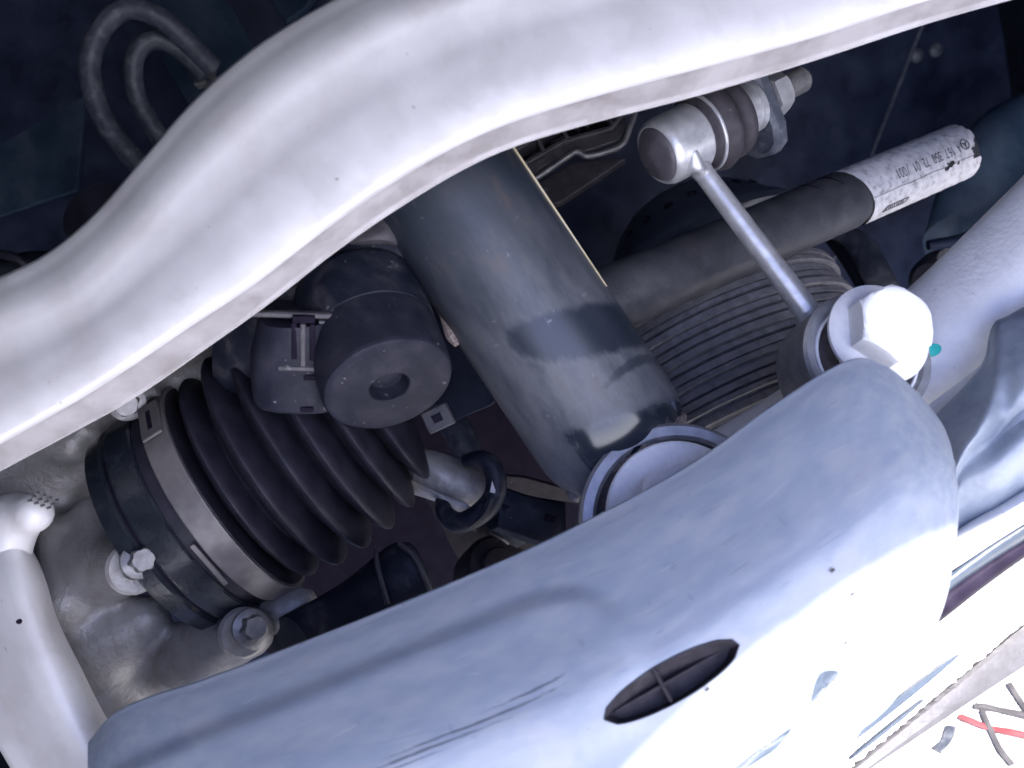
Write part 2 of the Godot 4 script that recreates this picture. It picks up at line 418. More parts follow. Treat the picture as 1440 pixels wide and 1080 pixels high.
	var corners := [Vector2(0.05, 0.80), Vector2(0.235, 0.80), Vector2(0.21, 0.98), Vector2(0.02, 0.98)]
	var span := to - from
	for k in 4:
		line = PackedVector3Array()
		for i in 8:
			var q: Vector2 = corners[k].lerp(corners[(k + 1) % 4], i / 7.0)
			line.append(on.call(from + 0.01 + span * q.x, q.y, 0.0006))
		g.tube(line, [0.00022], 5)
	var rng := RandomNumberGenerator.new()
	rng.seed = 3
	for k in 9:
		line = PackedVector3Array()
		var u := 0.045 + 0.018 * k
		for i in 5:
			line.append(on.call(from + 0.01 + span * (u + rng.randf_range(-0.004, 0.007)), 0.835 + 0.028 * i, 0.0006))
		g.tube(line, [0.00026], 5)
	put("printed_box", g, M.ink, lab)


# ---------------------------------------------------------------- ribbed bracket behind the damper

func ribbed_bracket() -> void:
	var b := thing("ribbed_housing", "dark grey plastic housing with open ribbed cells beside the top of the damper", "housing", Vector3(0.1075, 0.4673, -0.5658))
	var n := Vector3(-0.0461, -0.6425, -0.8303).normalized()
	# an open tray: floor, rim and cross ribs
	var rim := [Vector3(0.0606, 0.4864, -0.5568), Vector3(0.1005, 0.4651, -0.5437), Vector3(0.1122, 0.4666, -0.5443), Vector3(0.1306, 0.4621, -0.5427), Vector3(0.138, 0.4655, -0.5439), Vector3(0.1472, 0.4743, -0.5524), Vector3(0.1486, 0.49, -0.5635), Vector3(0.0774, 0.5122, -0.5716)]
	rim[0] = Vector3(0.0543, 0.468, -0.5501)
	rim[1] = Vector3(0.0737, 0.467, -0.5466)
	var g := Geo.new()
	g.plate(PackedVector3Array([rim[0] + n * 0.012, rim[1] + n * 0.012, Vector3(0.1039, 0.4668, -0.5571), rim[3] + n * 0.012, rim[4] + n * 0.012, rim[5] + n * 0.012, rim[6] + n * 0.012, rim[7] + n * 0.012]), n * 0.002, 0.0004)
	put("floor", g, M.plastic, b)
	var bar := func(a: Vector3, c: Vector3, wide: float, deep: float) -> Geo:
		var q := Geo.new()
		var d := (c - a)
		var side := d.cross(n).normalized()
		q.box((a + c) * 0.5 + n * deep * 0.5, d * 0.5, side * wide * 0.5, n * deep * 0.5, 0.0005)
		return q
	for e in [[Vector3(0.0542, 0.4695, -0.5453), Vector3(0.1021, 0.4693, -0.5453)], [Vector3(0.1009, 0.469, -0.5452), Vector3(0.129, 0.462, -0.5426)], [Vector3(0.1271, 0.4621, -0.5427), Vector3(0.1384, 0.4662, -0.5441)], [Vector3(0.138, 0.4655, -0.5439), Vector3(0.1493, 0.4778, -0.5537)]]:
		put("rim", bar.call(e[0], e[1], 0.0028, 0.014), M.grey_plastic, b)
	for e in [[Vector3(0.0859, 0.4693, -0.5453), Vector3(0.0891, 0.4965, -0.5605)], [Vector3(0.1021, 0.4693, -0.5453), Vector3(0.1042, 0.493, -0.5592)], [Vector3(0.1295, 0.4627, -0.5429), Vector3(0.1342, 0.4814, -0.555)], [Vector3(0.0596, 0.478, -0.5495), Vector3(0.1045, 0.479, -0.5499)]]:
		put("rib", bar.call(e[0], e[1], 0.0024, 0.012), M.grey_plastic, b)
	for e in [[Vector3(0.0932, 0.4711, -0.5512), Vector3(0.1021, 0.4709, -0.5512)], [Vector3(0.0763, 0.47, -0.5509), Vector3(0.0847, 0.4701, -0.5509)], [Vector3(0.1119, 0.4693, -0.5506), Vector3(0.1118, 0.4796, -0.5543)], [Vector3(0.1172, 0.4674, -0.5499), Vector3(0.1171, 0.4777, -0.5536)]]:
		put("thin_rib", bar.call(e[0], e[1], 0.0007, 0.008), M.grey_plastic, b)
	# the skirt below the rim and the pressed metal edge
	g = Geo.new()
	g.plate(PackedVector3Array([Vector3(0.053, 0.4672, -0.5456), Vector3(0.1012, 0.4674, -0.5457), Vector3(0.1282, 0.4601, -0.543), Vector3(0.1397, 0.4645, -0.5446), Vector3(0.1356, 0.4551, -0.5433), Vector3(0.1268, 0.452, -0.5422), Vector3(0.1069, 0.4564, -0.5438), Vector3(0.1022, 0.4617, -0.5457), Vector3(0.0788, 0.4605, -0.5453), Vector3(0.0629, 0.4506, -0.5417)]), n * 0.004, 0.0005)
	put("skirt", g, M.grey_plastic, b)
	g = Geo.new()
	g.tube(curve([Vector3(0.0645, 0.4583, -0.5413), Vector3(0.0794, 0.4591, -0.5405), Vector3(0.0972, 0.4606, -0.54), Vector3(0.1028, 0.4603, -0.5399), Vector3(0.1063, 0.4556, -0.5382), Vector3(0.1165, 0.4524, -0.537), Vector3(0.128, 0.4512, -0.5366), Vector3(0.1373, 0.4576, -0.5389), Vector3(0.145, 0.464, -0.5423), Vector3(0.153, 0.4758, -0.553)], 6), [0.0019], 10)
	put("metal_edge", g, M.dull_steel, b)
	g = Geo.new()
	g.plate(PackedVector3Array([Vector3(0.0634, 0.4547, -0.5453), Vector3(0.099, 0.4563, -0.5459), Vector3(0.1208, 0.4459, -0.5421), Vector3(0.1268, 0.4412, -0.5404), Vector3(0.1098, 0.4376, -0.5423), Vector3(0.079, 0.4335, -0.5429), Vector3(0.0687, 0.4372, -0.5442)]), n * 0.006, 0.0008)
	put("cover_plate", g, M.boot_rubber, b)


# ---------------------------------------------------------------- bright arm and far pieces on the right

func rear_arm() -> void:
	var a := thing("cast_arm", "bright cast aluminium arm rising to the right edge behind the hexagon bolt", "suspension arm", Vector3(0.2055, 0.318, -0.3838))
	var g := Geo.new()
	g.loft([
		[Vector3(0.0711, 0.3106, -0.413), Vector3(0.0666, 0.328, -0.4034), Vector3(0.0696, 0.3242, -0.3861), Vector3(0.0723, 0.3077, -0.3907), Vector3(0.0683, 0.2921, -0.4063)],
		[Vector3(0.1119, 0.3145, -0.4144), Vector3(0.1079, 0.3281, -0.4034), Vector3(0.1052, 0.3219, -0.3799), Vector3(0.1067, 0.302, -0.3833), Vector3(0.1067, 0.2852, -0.4038)],
		[Vector3(0.1561, 0.3221, -0.4119), Vector3(0.1516, 0.3338, -0.4002), Vector3(0.1471, 0.3238, -0.3731), Vector3(0.1499, 0.2957, -0.3757), Vector3(0.1502, 0.2797, -0.4018)],
		[Vector3(0.1993, 0.3297, -0.4093), Vector3(0.1914, 0.3425, -0.398), Vector3(0.182, 0.3297, -0.3646), Vector3(0.1875, 0.2939, -0.3644), Vector3(0.1869, 0.2756, -0.3896)],
		[Vector3(0.2317, 0.341, -0.4028), Vector3(0.2235, 0.3525, -0.3964), Vector3(0.2105, 0.3375, -0.359), Vector3(0.2151, 0.3004, -0.3561), Vector3(0.2175, 0.2781, -0.3799)],
		[Vector3(0.2796, 0.3526, -0.407), Vector3(0.2615, 0.3674, -0.3911), Vector3(0.2438, 0.3491, -0.3526), Vector3(0.2462, 0.3077, -0.3481), Vector3(0.2547, 0.2876, -0.3727)],
		[Vector3(0.3345, 0.3719, -0.4034), Vector3(0.3152, 0.3858, -0.3872), Vector3(0.2933, 0.3639, -0.3473), Vector3(0.2971, 0.3236, -0.3433), Vector3(0.3102, 0.3043, -0.3682)]], 8, 6)
	put("arm", g, M.bright_alu, a, 50.0)
	g = Geo.new()
	g.tube(curve([Vector3(0.1479, 0.3012, -0.3607), Vector3(0.1616, 0.3058, -0.3559), Vector3(0.1755, 0.3114, -0.3505), Vector3(0.1896, 0.3166, -0.3471), Vector3(0.2098, 0.3233, -0.3431)], 8), [0.0030, 0.0034, 0.003], 12)
	put("parting_ridge", g, M.bright_alu, a)
	g = Geo.new()
	g.lathe(Vector3(0.1722, 0.3339, -0.355), Vector3(0.2765, 0.3222, 0.9469), [[-0.001, 0.0042], [0.0006, 0.0038], [0.001, 0.0018], [0.0011, 0.0]], 16, 0.0, 0.7)
	put("paint_dab", g, M.teal, a, 40.0, "small teal paint mark beside the hexagon bolt")

	var h := thing("curved_strap", "blue grey flat strap curving down behind the hexagon bolt", "strap", Vector3(0.2399, 0.2965, -0.5462))
	g = Geo.new()
	g.loft([
		[Vector3(0.2419, 0.3188, -0.5863), Vector3(0.2546, 0.3172, -0.5751), Vector3(0.2569, 0.3131, -0.5789), Vector3(0.2438, 0.3132, -0.5896)],
		[Vector3(0.2467, 0.3072, -0.5714), Vector3(0.2574, 0.3079, -0.561), Vector3(0.2602, 0.3034, -0.5647), Vector3(0.2487, 0.3015, -0.5747)],
		[Vector3(0.2415, 0.2884, -0.5539), Vector3(0.2536, 0.2922, -0.5447), Vector3(0.2568, 0.2873, -0.5482), Vector3(0.2442, 0.2838, -0.5576)],
		[Vector3(0.2399, 0.2632, -0.5448), Vector3(0.252, 0.2674, -0.5357), Vector3(0.2552, 0.2624, -0.5392), Vector3(0.2421, 0.2576, -0.5481)]], 8, 3)
	put("strap", g, M.hose, h)
	h = thing("curved_rod", "thin dark rod running beside the blue grey strap", "rod", Vector3(0.2317, 0.3009, -0.5479))
	g = Geo.new()
	g.tube(curve([Vector3(0.2462, 0.3111, -0.5941), Vector3(0.2449, 0.2957, -0.5779), Vector3(0.2429, 0.2791, -0.5665), Vector3(0.2388, 0.2613, -0.5547)]), [0.0042], 14)
	put("rod", g, M.liner, h)
	h = thing("cable_stub", "short pale cable stub beside the ridged spring", "cable", Vector3(0.2189, 0.2951, -0.5457))
	g = Geo.new()
	g.tube(curve([Vector3(0.2189, 0.3023, -0.5483), Vector3(0.2181, 0.2956, -0.5459), Vector3(0.2173, 0.282, -0.5463), Vector3(0.2144, 0.2667, -0.546)]), [0.0019], 12)
	put("stub", g, M.dull_steel, h)
	h = thing("rubber_buffer", "black rubber buffer behind the upper edge of the bright cast arm", "buffer", Vector3(0.2764, 0.2716, -0.5372))
	g = Geo.new()
	g.lathe(Vector3(0.2703, 0.2792, -0.5187), Vector3(0.6696, -0.2772, -0.644), [[-0.012, 0.012], [-0.009, 0.015], [0.01, 0.016]], 30)
	put("buffer", g, M.rubber, h)
	g = Geo.new()
	hex_head(g, Vector3(0.2743, 0.2899, -0.5066), Vector3(-0.258, 0.7934, 0.5626), Vector3(1.116, -0.0629, 0.0229), 0.006, 0.009)
	put("nut", g, M.dull_steel, h)


# ---------------------------------------------------------------- wheel carrier at the left

func lobed_bolt(parent: Node3D, c: Vector3, axis: Vector3, size: float, m: Material) -> void:
	var g := Geo.new()
	hex_head(g, c, axis, Vector3(1.016, -0.2257, 0.0822), size * 0.74, size * 1.25, 6)
	var head := put("bolt", g, m, parent, 35.0)
	g = Geo.new()
	g.lathe(c - axis.normalized() * size * 0.25, axis, [[0.0, size * 1.18], [size * 0.16, size * 1.25], [size * 0.34, size * 1.2], [size * 0.5, size * 0.8], [size * 0.52, 0.0]], 36)
	put("flange", g, m, head)

func wheel_carrier() -> void:
	var w := thing("wheel_carrier", "rough grey cast aluminium wheel carrier at the lower left around the joint", "wheel carrier", Vector3(-0.238, 0.4198, -0.4421))
	var f := Field.new()
	f.soft = 0.009
	# main web and upright
	f.rod(Vector3(-0.2794, 0.4922, -0.5004), Vector3(-0.2292, 0.4565, -0.498), 0.036, 0.022)
	f.rod(Vector3(-0.2567, 0.4519, -0.5017), Vector3(-0.2717, 0.3767, -0.4626), 0.030, 0.028)
	f.rod(Vector3(-0.2607, 0.3856, -0.4552), Vector3(-0.2791, 0.3267, -0.4104), 0.027, 0.021)
	f.rod(Vector3(-0.2442, 0.4376, -0.4592), Vector3(-0.2498, 0.4105, -0.4345), 0.0098, 0.0110)      # ribs that stand proud
	f.rod(Vector3(-0.2243, 0.436, -0.4629), Vector3(-0.2263, 0.411, -0.4347), 0.0098, 0.0112)
	f.rod(Vector3(-0.2518, 0.4107, -0.4335), Vector3(-0.2572, 0.3988, -0.4345), 0.0125, 0.011)
	f.rod(Vector3(-0.2302, 0.4147, -0.4456), Vector3(-0.2041, 0.4144, -0.4157), 0.016, 0.0125)      # boss of the joint bolt
	f.rod(Vector3(-0.2489, 0.38, -0.4383), Vector3(-0.2233, 0.3812, -0.4334), 0.022, 0.012)
	f.rod(Vector3(-0.2175, 0.4756, -0.505), Vector3(-0.1703, 0.4765, -0.4649), 0.018, 0.012)      # upper boss
	f.rod(Vector3(-0.2373, 0.4818, -0.486), Vector3(-0.2164, 0.4705, -0.4765), 0.014, 0.010)
	f.rod(Vector3(-0.1719, 0.4727, -0.4773), Vector3(-0.1249, 0.4638, -0.5007), 0.012, 0.014)
	f.rod(Vector3(-0.2524, 0.348, -0.4479), Vector3(-0.1997, 0.3545, -0.4237), 0.016, 0.0155)      # lower boss
	f.rod(Vector3(-0.2041, 0.3542, -0.4236), Vector3(-0.1752, 0.3568, -0.4086), 0.0155, 0.0125)
	f.rod(Vector3(-0.1876, 0.3547, -0.4291), Vector3(-0.1549, 0.346, -0.4312), 0.012, 0.010)
	f.rod(Vector3(-0.2195, 0.3548, -0.4185), Vector3(-0.1976, 0.3542, -0.4097), 0.010, 0.009)
	f.hole(Vector3(-0.2328, 0.4672, -0.4434), Vector3(-0.2433, 0.4377, -0.4274), 0.006, 0.007)
	f.hole(Vector3(-0.2218, 0.4429, -0.4293), Vector3(-0.233, 0.4126, -0.4129), 0.0035, 0.0035)
	var g := Geo.new()
	f.mesh_into(g, 0.0032)
	put("casting", g, M.cast_alu, w, 70.0)
	lobed_bolt(w, Vector3(-0.1898, 0.4216, -0.3981), Vector3(0.5663, 0.1617, 0.7925), 0.0070, M.dull_steel)
	lobed_bolt(w, Vector3(-0.1655, 0.3673, -0.3911), Vector3(0.5663, 0.1617, 0.7925), 0.0072, M.dull_steel)
	lobed_bolt(w, Vector3(-0.1668, 0.4803, -0.4429), Vector3(0.2531, 0.062, 0.9352), 0.0075, M.dull_steel)
	g = ring(Vector3(-0.1987, 0.4174, -0.4062), Vector3(0.5663, 0.1617, 0.7925), 0.004, 0.0125, 0.004, 0.0015)
	put("boss_face", g, M.cast_alu, w)
	g = ring(Vector3(-0.1755, 0.3615, -0.4028), Vector3(0.5663, 0.1617, 0.7925), 0.004, 0.0125, 0.004, 0.0015)
	put("boss_face", g, M.cast_alu, w)

	# the sunlit arm in the corner
	var a := thing("corner_arm", "bright cast arm with a knuckle end running down the lower left corner", "suspension arm", Vector3(-0.2363, 0.4186, -0.3778))
	f = Field.new()
	f.soft = 0.014
	f.soft = 0.006
	f.rod(Vector3(-0.2334, 0.4636, -0.4198), Vector3(-0.2206, 0.4628, -0.411), 0.0108, 0.0092)
	f.rod(Vector3(-0.2334, 0.4636, -0.4198), Vector3(-0.2477, 0.449, -0.4144), 0.0108, 0.0112)
	f.rod(Vector3(-0.2679, 0.4737, -0.4362), Vector3(-0.2408, 0.462, -0.4256), 0.013, 0.011)
	g = Geo.new()
	f.mesh_into(g, 0.0024)
	g.loft([
		[Vector3(-0.2623, 0.4795, -0.4426), Vector3(-0.2568, 0.4772, -0.4354), Vector3(-0.2418, 0.4691, -0.426), Vector3(-0.2379, 0.4635, -0.4251), Vector3(-0.2437, 0.4604, -0.4356), Vector3(-0.2663, 0.4746, -0.4514)],
		[Vector3(-0.2824, 0.4596, -0.4268), Vector3(-0.2688, 0.4557, -0.4148), Vector3(-0.2403, 0.4501, -0.3983), Vector3(-0.2339, 0.4419, -0.4055), Vector3(-0.2484, 0.4339, -0.4313), Vector3(-0.2881, 0.4498, -0.4477)],
		[Vector3(-0.2892, 0.434, -0.4111), Vector3(-0.2751, 0.4307, -0.3993), Vector3(-0.2413, 0.4281, -0.3813), Vector3(-0.2358, 0.421, -0.3904), Vector3(-0.2515, 0.4114, -0.4178), Vector3(-0.2978, 0.4233, -0.4328)],
		[Vector3(-0.2905, 0.4081, -0.3953), Vector3(-0.2758, 0.4062, -0.385), Vector3(-0.2429, 0.4062, -0.3685), Vector3(-0.2355, 0.3997, -0.3784), Vector3(-0.2514, 0.3885, -0.4052), Vector3(-0.2994, 0.397, -0.4179)],
		[Vector3(-0.2868, 0.3733, -0.3763), Vector3(-0.2733, 0.3737, -0.3689), Vector3(-0.242, 0.3784, -0.3542), Vector3(-0.2349, 0.3732, -0.3656), Vector3(-0.2492, 0.3613, -0.3889), Vector3(-0.2936, 0.3637, -0.4004)],
		[Vector3(-0.285, 0.3226, -0.3557), Vector3(-0.2693, 0.3257, -0.3483), Vector3(-0.2376, 0.3346, -0.335), Vector3(-0.2307, 0.3294, -0.3464), Vector3(-0.2437, 0.3157, -0.367), Vector3(-0.2876, 0.3124, -0.3764)]], 7, 4)
	put("casting", g, M.arm_alu, a, 70.0)
	g = Geo.new()
	g.lathe(Vector3(-0.237, 0.4325, -0.3749), Vector3(0.1866, 0.4578, 0.8976), [[-0.001, 0.0012], [0.0001, 0.0010], [0.00015, 0.0]], 16)
	put("pit", g, M.dark, a)
	g = Geo.new()
	for i in 12:
		var x := 44 + (i % 4) * 5
		g.box(Vector3(-0.2117, 0.4709, -0.3995) + Vector3(0.0018, 0.0004, -0.0012) * float(i % 3) + Vector3(0.0009, -0.0026, -0.0012) * float(i / 3), Vector3(0.0004, 0, 0), Vector3(0.0001, 0.0005, -0.0002), Vector3(0, -0.0005, -0.0014), 0.0001)
	put("knurling", g, M.dull_steel, a)


# ---------------------------------------------------------------- joint boot

func cv_joint() -> void:
	var ax := Vector3(0.9838, 0.0277, -0.0526).normalized()
	var c := Vector3(-0.1567, 0.4118, -0.4552)
	var k := 0.475 / 1272.0      # metres in a pixel at that distance
	var j := thing("joint_boot", "black rubber bellows boot of the axle joint with a wide metal clamp band", "joint boot", c)
	var g := Geo.new()
	# ridges: [distance along, radius] in hundredths of a metre, valleys between
	var prof := [[-0.016, 0.040], [-0.016, 0.0590], [0.006, 0.0600], [0.0068, 0.0520]]
	var at := 0.0070
	var rs := [0.0606, 0.0640, 0.0640, 0.0628, 0.0590, 0.0510]
	var dv := [0.0150, 0.0158, 0.0158, 0.0155, 0.0150, 0.0140]
	for i in rs.size():
		var r: float = rs[i]
		var w: float = dv[i]
		var deep := 0.0155
		for s in 12:
			var t := s / 12.0
			prof.append([at + w * t, r - deep + deep * pow(0.5 - 0.5 * cos(TAU * t), 0.62)])
		at += w
	prof.append([at + 0.004, 0.020])
	prof.append([at + 0.016, 0.019])
	g.lathe(c, ax, prof, 120)
	put("bellows", g, M.rubber, j, 50.0)
	g = Geo.new()
	g.lathe(c, ax, [[-0.008, 0.0598], [-0.008, 0.0614], [-0.0074, 0.0618], [0.0048, 0.0622], [0.0054, 0.0618], [0.0054, 0.0598]], 140)
	put("clamp_band", g, M.band, j, 30.0, "smooth brownish metal clamp band round the boot")
	var up := (Vector3(0.5173, 0.8044, -0.2928) - ax * ax.dot(Vector3(0.5173, 0.8044, -0.2928))).normalized()
	var front := up.cross(ax)
	if front.dot(Vector3(0, 0.342, 0.9397)) < 0.0:
		front = -front
	# the closing ear of the band and its slots
	var e := (up * 0.74 + front * 0.67).normalized()
	var side := ax.cross(e)
	g = Geo.new()
	g.box(c + e * 0.0628 - ax * 0.0015, ax * 0.0052, side * 0.0125, e * 0.0008, 0.0004)
	put("band_tongue", g, M.band, j)
	g = Geo.new()
	g.box(c + e * 0.0634 - ax * 0.0015, ax * 0.0012, side * 0.007, e * 0.0006, 0.0003)
	put("band_slot", g, M.dark, j)
	e = (up * 0.90 + front * 0.43).normalized()
	side = ax.cross(e)
	g = Geo.new()
	g.tube(curve([c + e * 0.0625 - ax * 0.010 - side * 0.002, c + e * 0.0665 - ax * 0.004, c + e * 0.0672 + ax * 0.001, c + e * 0.066 + ax * 0.006 + side * 0.001]), [0.0028, 0.0020, 0.0032], 12)
	put("band_ear", g, M.dull_steel, j)
	# joint outer race behind the band
	g = Geo.new()
	g.lathe(c, ax, [[-0.043, 0.030], [-0.043, 0.0545], [-0.041, 0.0585], [-0.033, 0.0600], [-0.0312, 0.0580], [-0.0302, 0.0575], [-0.029, 0.0605], [-0.0275, 0.0612], [-0.0155, 0.0612], [-0.0145, 0.0602]], 120)
	put("outer_race", g, M.black_paint, j)
	g = ring(c - ax * 0.0318, ax, 0.040, 0.0588, 0.0030, 0.001, 100)
	put("retaining_ring", g, M.dark, j)
	e = (front * 0.93 - up * 0.37).normalized()
	side = ax.cross(e)
	g = Geo.new()
	g.box(c + e * 0.0613 - ax * 0.0105 + side * 0.004, ax * 0.0012, side * 0.013, e * 0.0007, 0.0003)
	put("band_tail", g, M.band, j)


# ---------------------------------------------------------------- tubes, clamps, plugs between boot and damper

func small_parts() -> void:
	var t := thing("silver_tube", "silver folded tube emerging beyond the last ridge of the boot", "tube", Vector3(-0.0562, 0.354, -0.4608))
	var g := Geo.new()
	g.loft([
		[Vector3(-0.0804, 0.3658, -0.4704), Vector3(-0.0719, 0.3787, -0.4698), Vector3(-0.0657, 0.3771, -0.4564), Vector3(-0.0729, 0.3651, -0.4542), Vector3(-0.0839, 0.3606, -0.4631)],
		[Vector3(-0.069, 0.3544, -0.4662), Vector3(-0.0582, 0.3714, -0.4671), Vector3(-0.0551, 0.3648, -0.4477), Vector3(-0.0632, 0.3542, -0.4459), Vector3(-0.0736, 0.3507, -0.4596)],
		[Vector3(-0.0561, 0.3408, -0.4666), Vector3(-0.0448, 0.3551, -0.4665), Vector3(-0.0424, 0.3487, -0.446), Vector3(-0.0546, 0.3411, -0.4433), Vector3(-0.0624, 0.3353, -0.4593)],
		[Vector3(-0.0453, 0.3229, -0.4654), Vector3(-0.0333, 0.338, -0.4656), Vector3(-0.0321, 0.3314, -0.4472), Vector3(-0.0437, 0.3242, -0.4446), Vector3(-0.0512, 0.3185, -0.4585)]], 5, 4)
	put("tube", g, M.tube, t)
	g = Geo.new()
	g.loft([
		[Vector3(-0.0751, 0.3677, -0.4519), Vector3(-0.0726, 0.3695, -0.4472), Vector3(-0.0696, 0.3645, -0.4454), Vector3(-0.0717, 0.3617, -0.4497)],
		[Vector3(-0.0662, 0.355, -0.4462), Vector3(-0.0633, 0.3579, -0.4409), Vector3(-0.0599, 0.3479, -0.4372), Vector3(-0.0609, 0.3422, -0.4415)],
		[Vector3(-0.0585, 0.342, -0.4436), Vector3(-0.054, 0.347, -0.4391), Vector3(-0.0515, 0.3383, -0.4359), Vector3(-0.0598, 0.3348, -0.441)]], 5, 3)
	put("folded_edge", g, M.tube, t)

	t = thing("hose_clamp", "black plastic clamp ring round the end of the silver tube", "hose clamp", Vector3(-0.0414, 0.3469, -0.4369))
	g = Geo.new()
	g.tube(curve([Vector3(-0.0414, 0.365, -0.4413), Vector3(-0.0324, 0.3643, -0.4326), Vector3(-0.0309, 0.3556, -0.4273), Vector3(-0.0377, 0.3465, -0.424), Vector3(-0.0491, 0.3431, -0.4227), Vector3(-0.06, 0.3436, -0.4251), Vector3(-0.0645, 0.3483, -0.4331), Vector3(-0.0638, 0.3505, -0.4435)], 6), [0.0035, 0.0055, 0.0060, 0.0055, 0.004], 12)
	put("loop", g, M.plastic, t)
	g = Geo.new()
	g.tube(curve([Vector3(-0.0386, 0.3494, -0.4197), Vector3(-0.0457, 0.3446, -0.4179), Vector3(-0.0557, 0.3413, -0.42)], 6), [0.0022], 8)
	put("latch", g, M.plastic, t)
	g = Geo.new()
	g.plate(PackedVector3Array([Vector3(-0.0335, 0.3566, -0.4212), Vector3(-0.0345, 0.3516, -0.4194), Vector3(-0.0355, 0.3506, -0.4191), Vector3(-0.0374, 0.3524, -0.4197)]), Vector3(0, -0.001, -0.0028), 0.0003)
	put("clip_face", g, M.paper, t)

	t = thing("wire_plug", "dark plastic plug block below the damper foot beside the clamp ring", "plug", Vector3(-0.0307, 0.3288, -0.4303))
	g = Geo.new()
	g.loft([
		[Vector3(-0.0392, 0.3433, -0.4409), Vector3(-0.0334, 0.3473, -0.4317), Vector3(-0.0433, 0.3326, -0.421), Vector3(-0.0499, 0.333, -0.4318)],
		[Vector3(-0.0267, 0.3299, -0.436), Vector3(-0.0216, 0.3359, -0.4244), Vector3(-0.0316, 0.3212, -0.4148), Vector3(-0.0379, 0.3184, -0.4265)],
		[Vector3(-0.0104, 0.317, -0.4313), Vector3(-0.0075, 0.3227, -0.4228), Vector3(-0.0193, 0.3066, -0.4095), Vector3(-0.0222, 0.3037, -0.4212)]], 4, 4)
	put("block", g, M.plastic, t)
	for q in [Vector3(-0.0344, 0.3365, -0.4251), Vector3(-0.0177, 0.3228, -0.418)]:
		g = Geo.new()
		g.box(q, Vector3(0.0021, -0.0021, 0.0008), Vector3(0.0013, 0.0012, -0.0004), Vector3(0, -0.0007, -0.0019), 0.0004)
		put("window", g, M.dark, t)
	t = thing("floor_bracket", "brownish grey flat bracket deep between the boot and the damper", "bracket", Vector3(-0.0594, 0.2815, -0.4876))
	g = Geo.new()
	g.plate(PackedVector3Array([Vector3(-0.0818, 0.3312, -0.5163), Vector3(-0.0714, 0.3208, -0.5125), Vector3(-0.0494, 0.2945, -0.503), Vector3(-0.0201, 0.2595, -0.4902), Vector3(-0.0296, 0.2325, -0.4697), Vector3(-0.0891, 0.2413, -0.4729)]), Vector3(0.0005, -0.0012, -0.0059), 0.001)
	put("plate", g, M.boot_rubber, t)
	g = Geo.new()
	g.lathe(Vector3(-0.062, 0.282, -0.4718), Vector3(0.5098, 0.5396, 0.655), [[-0.02, 0.022], [0.0, 0.021], [0.004, 0.018], [0.005, 0.012], [0.008, 0.010], [0.009, 0.0]], 36)
	put("stud_boss", g, M.boot_rubber, t)
	g = Geo.new()
	g.tube(curve([Vector3(-0.0547, 0.3018, -0.479), Vector3(-0.0504, 0.2984, -0.4725), Vector3(-0.0481, 0.2936, -0.4707)], 4), [0.0012], 8)
	put("spring_clip", g, M.dull_steel, t)
	t = thing("grey_pipe", "blue grey pipe running down behind the actuator and the damper", "pipe", Vector3(-0.0376, 0.3494, -0.5123))
	g = Geo.new()
	g.tube(curve([Vector3(-0.051, 0.373, -0.5422), Vector3(-0.0437, 0.3535, -0.5244), Vector3(-0.0448, 0.3324, -0.5114), Vector3(-0.0458, 0.3117, -0.4986), Vector3(-0.0497, 0.281, -0.4874)]), [0.0095], 18)
	put("pipe", g, M.hose, t)
	t = thing("cross_strap", "dull brown strap low behind the damper foot", "strap", Vector3(-0.024, 0.314, -0.4781))
	g = Geo.new()
	g.plate(PackedVector3Array([Vector3(-0.0342, 0.3272, -0.4882), Vector3(-0.0205, 0.3179, -0.4849), Vector3(-0.0009, 0.2969, -0.4719), Vector3(-0.0043, 0.2897, -0.4693), Vector3(-0.0399, 0.3179, -0.4849)]), Vector3(0.0005, -0.0002, -0.0031), 0.0006)
	put("strap", g, M.boot_rubber, t)
	t = thing("mount_tab", "small dark tab with a square slot under the actuator", "tab", Vector3(-0.0395, 0.3983, -0.4237))
	g = Geo.new()
	g.box(Vector3(-0.0405, 0.3989, -0.426), Vector3(0.0071, -0.0006, 0.0002), Vector3(0.0003, 0.0051, -0.0029), Vector3(0, -0.001, -0.0028), 0.0007)
	put("tab", g, M.grey_plastic, t)
	g = Geo.new()
	g.box(Vector3(-0.0406, 0.4, -0.4234), Vector3(0.0024, -0.0002, 0.0001), Vector3(0.0001, 0.0019, -0.0007), Vector3(0, -0.0003, -0.0008), 0.0002)
	put("slot", g, M.dark, t)
	t = thing("dark_shield", "dark blue plate edge between the actuator and the damper", "shield", Vector3(-0.0165, 0.3965, -0.4762))
	g = Geo.new()
	g.plate(PackedVector3Array([Vector3(-0.0141, 0.4354, -0.501), Vector3(-0.0136, 0.4148, -0.4882), Vector3(-0.0108, 0.3745, -0.4736), Vector3(-0.0155, 0.3735, -0.471), Vector3(-0.0374, 0.3771, -0.4692), Vector3(-0.0452, 0.3932, -0.4803)]), Vector3(0, -0.0014, -0.0038), 0.0008)
	put("plate", g, M.navy, t)

	t = thing("shade_backing", "black subframe plate added to keep the gap dark behind the boot and the damper foot", "backing", Vector3(-0.093, 0.2509, -0.5935))
	g = Geo.new()  # dark plate added where the gap holds only shade
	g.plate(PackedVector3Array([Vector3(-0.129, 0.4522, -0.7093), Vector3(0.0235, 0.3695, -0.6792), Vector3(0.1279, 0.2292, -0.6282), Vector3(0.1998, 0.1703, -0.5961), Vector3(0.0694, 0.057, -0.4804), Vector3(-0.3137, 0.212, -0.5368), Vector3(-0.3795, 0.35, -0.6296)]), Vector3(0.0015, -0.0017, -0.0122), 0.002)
	put("dark_sheet", g, M.dark, t)

	# the moulded cover low between boot and guarded arm
	t = thing("moulded_cover", "black moulded plastic cover between the boot and the guarded arm", "cover", Vector3(-0.1187, 0.3492, -0.4058))
	g = Geo.new()
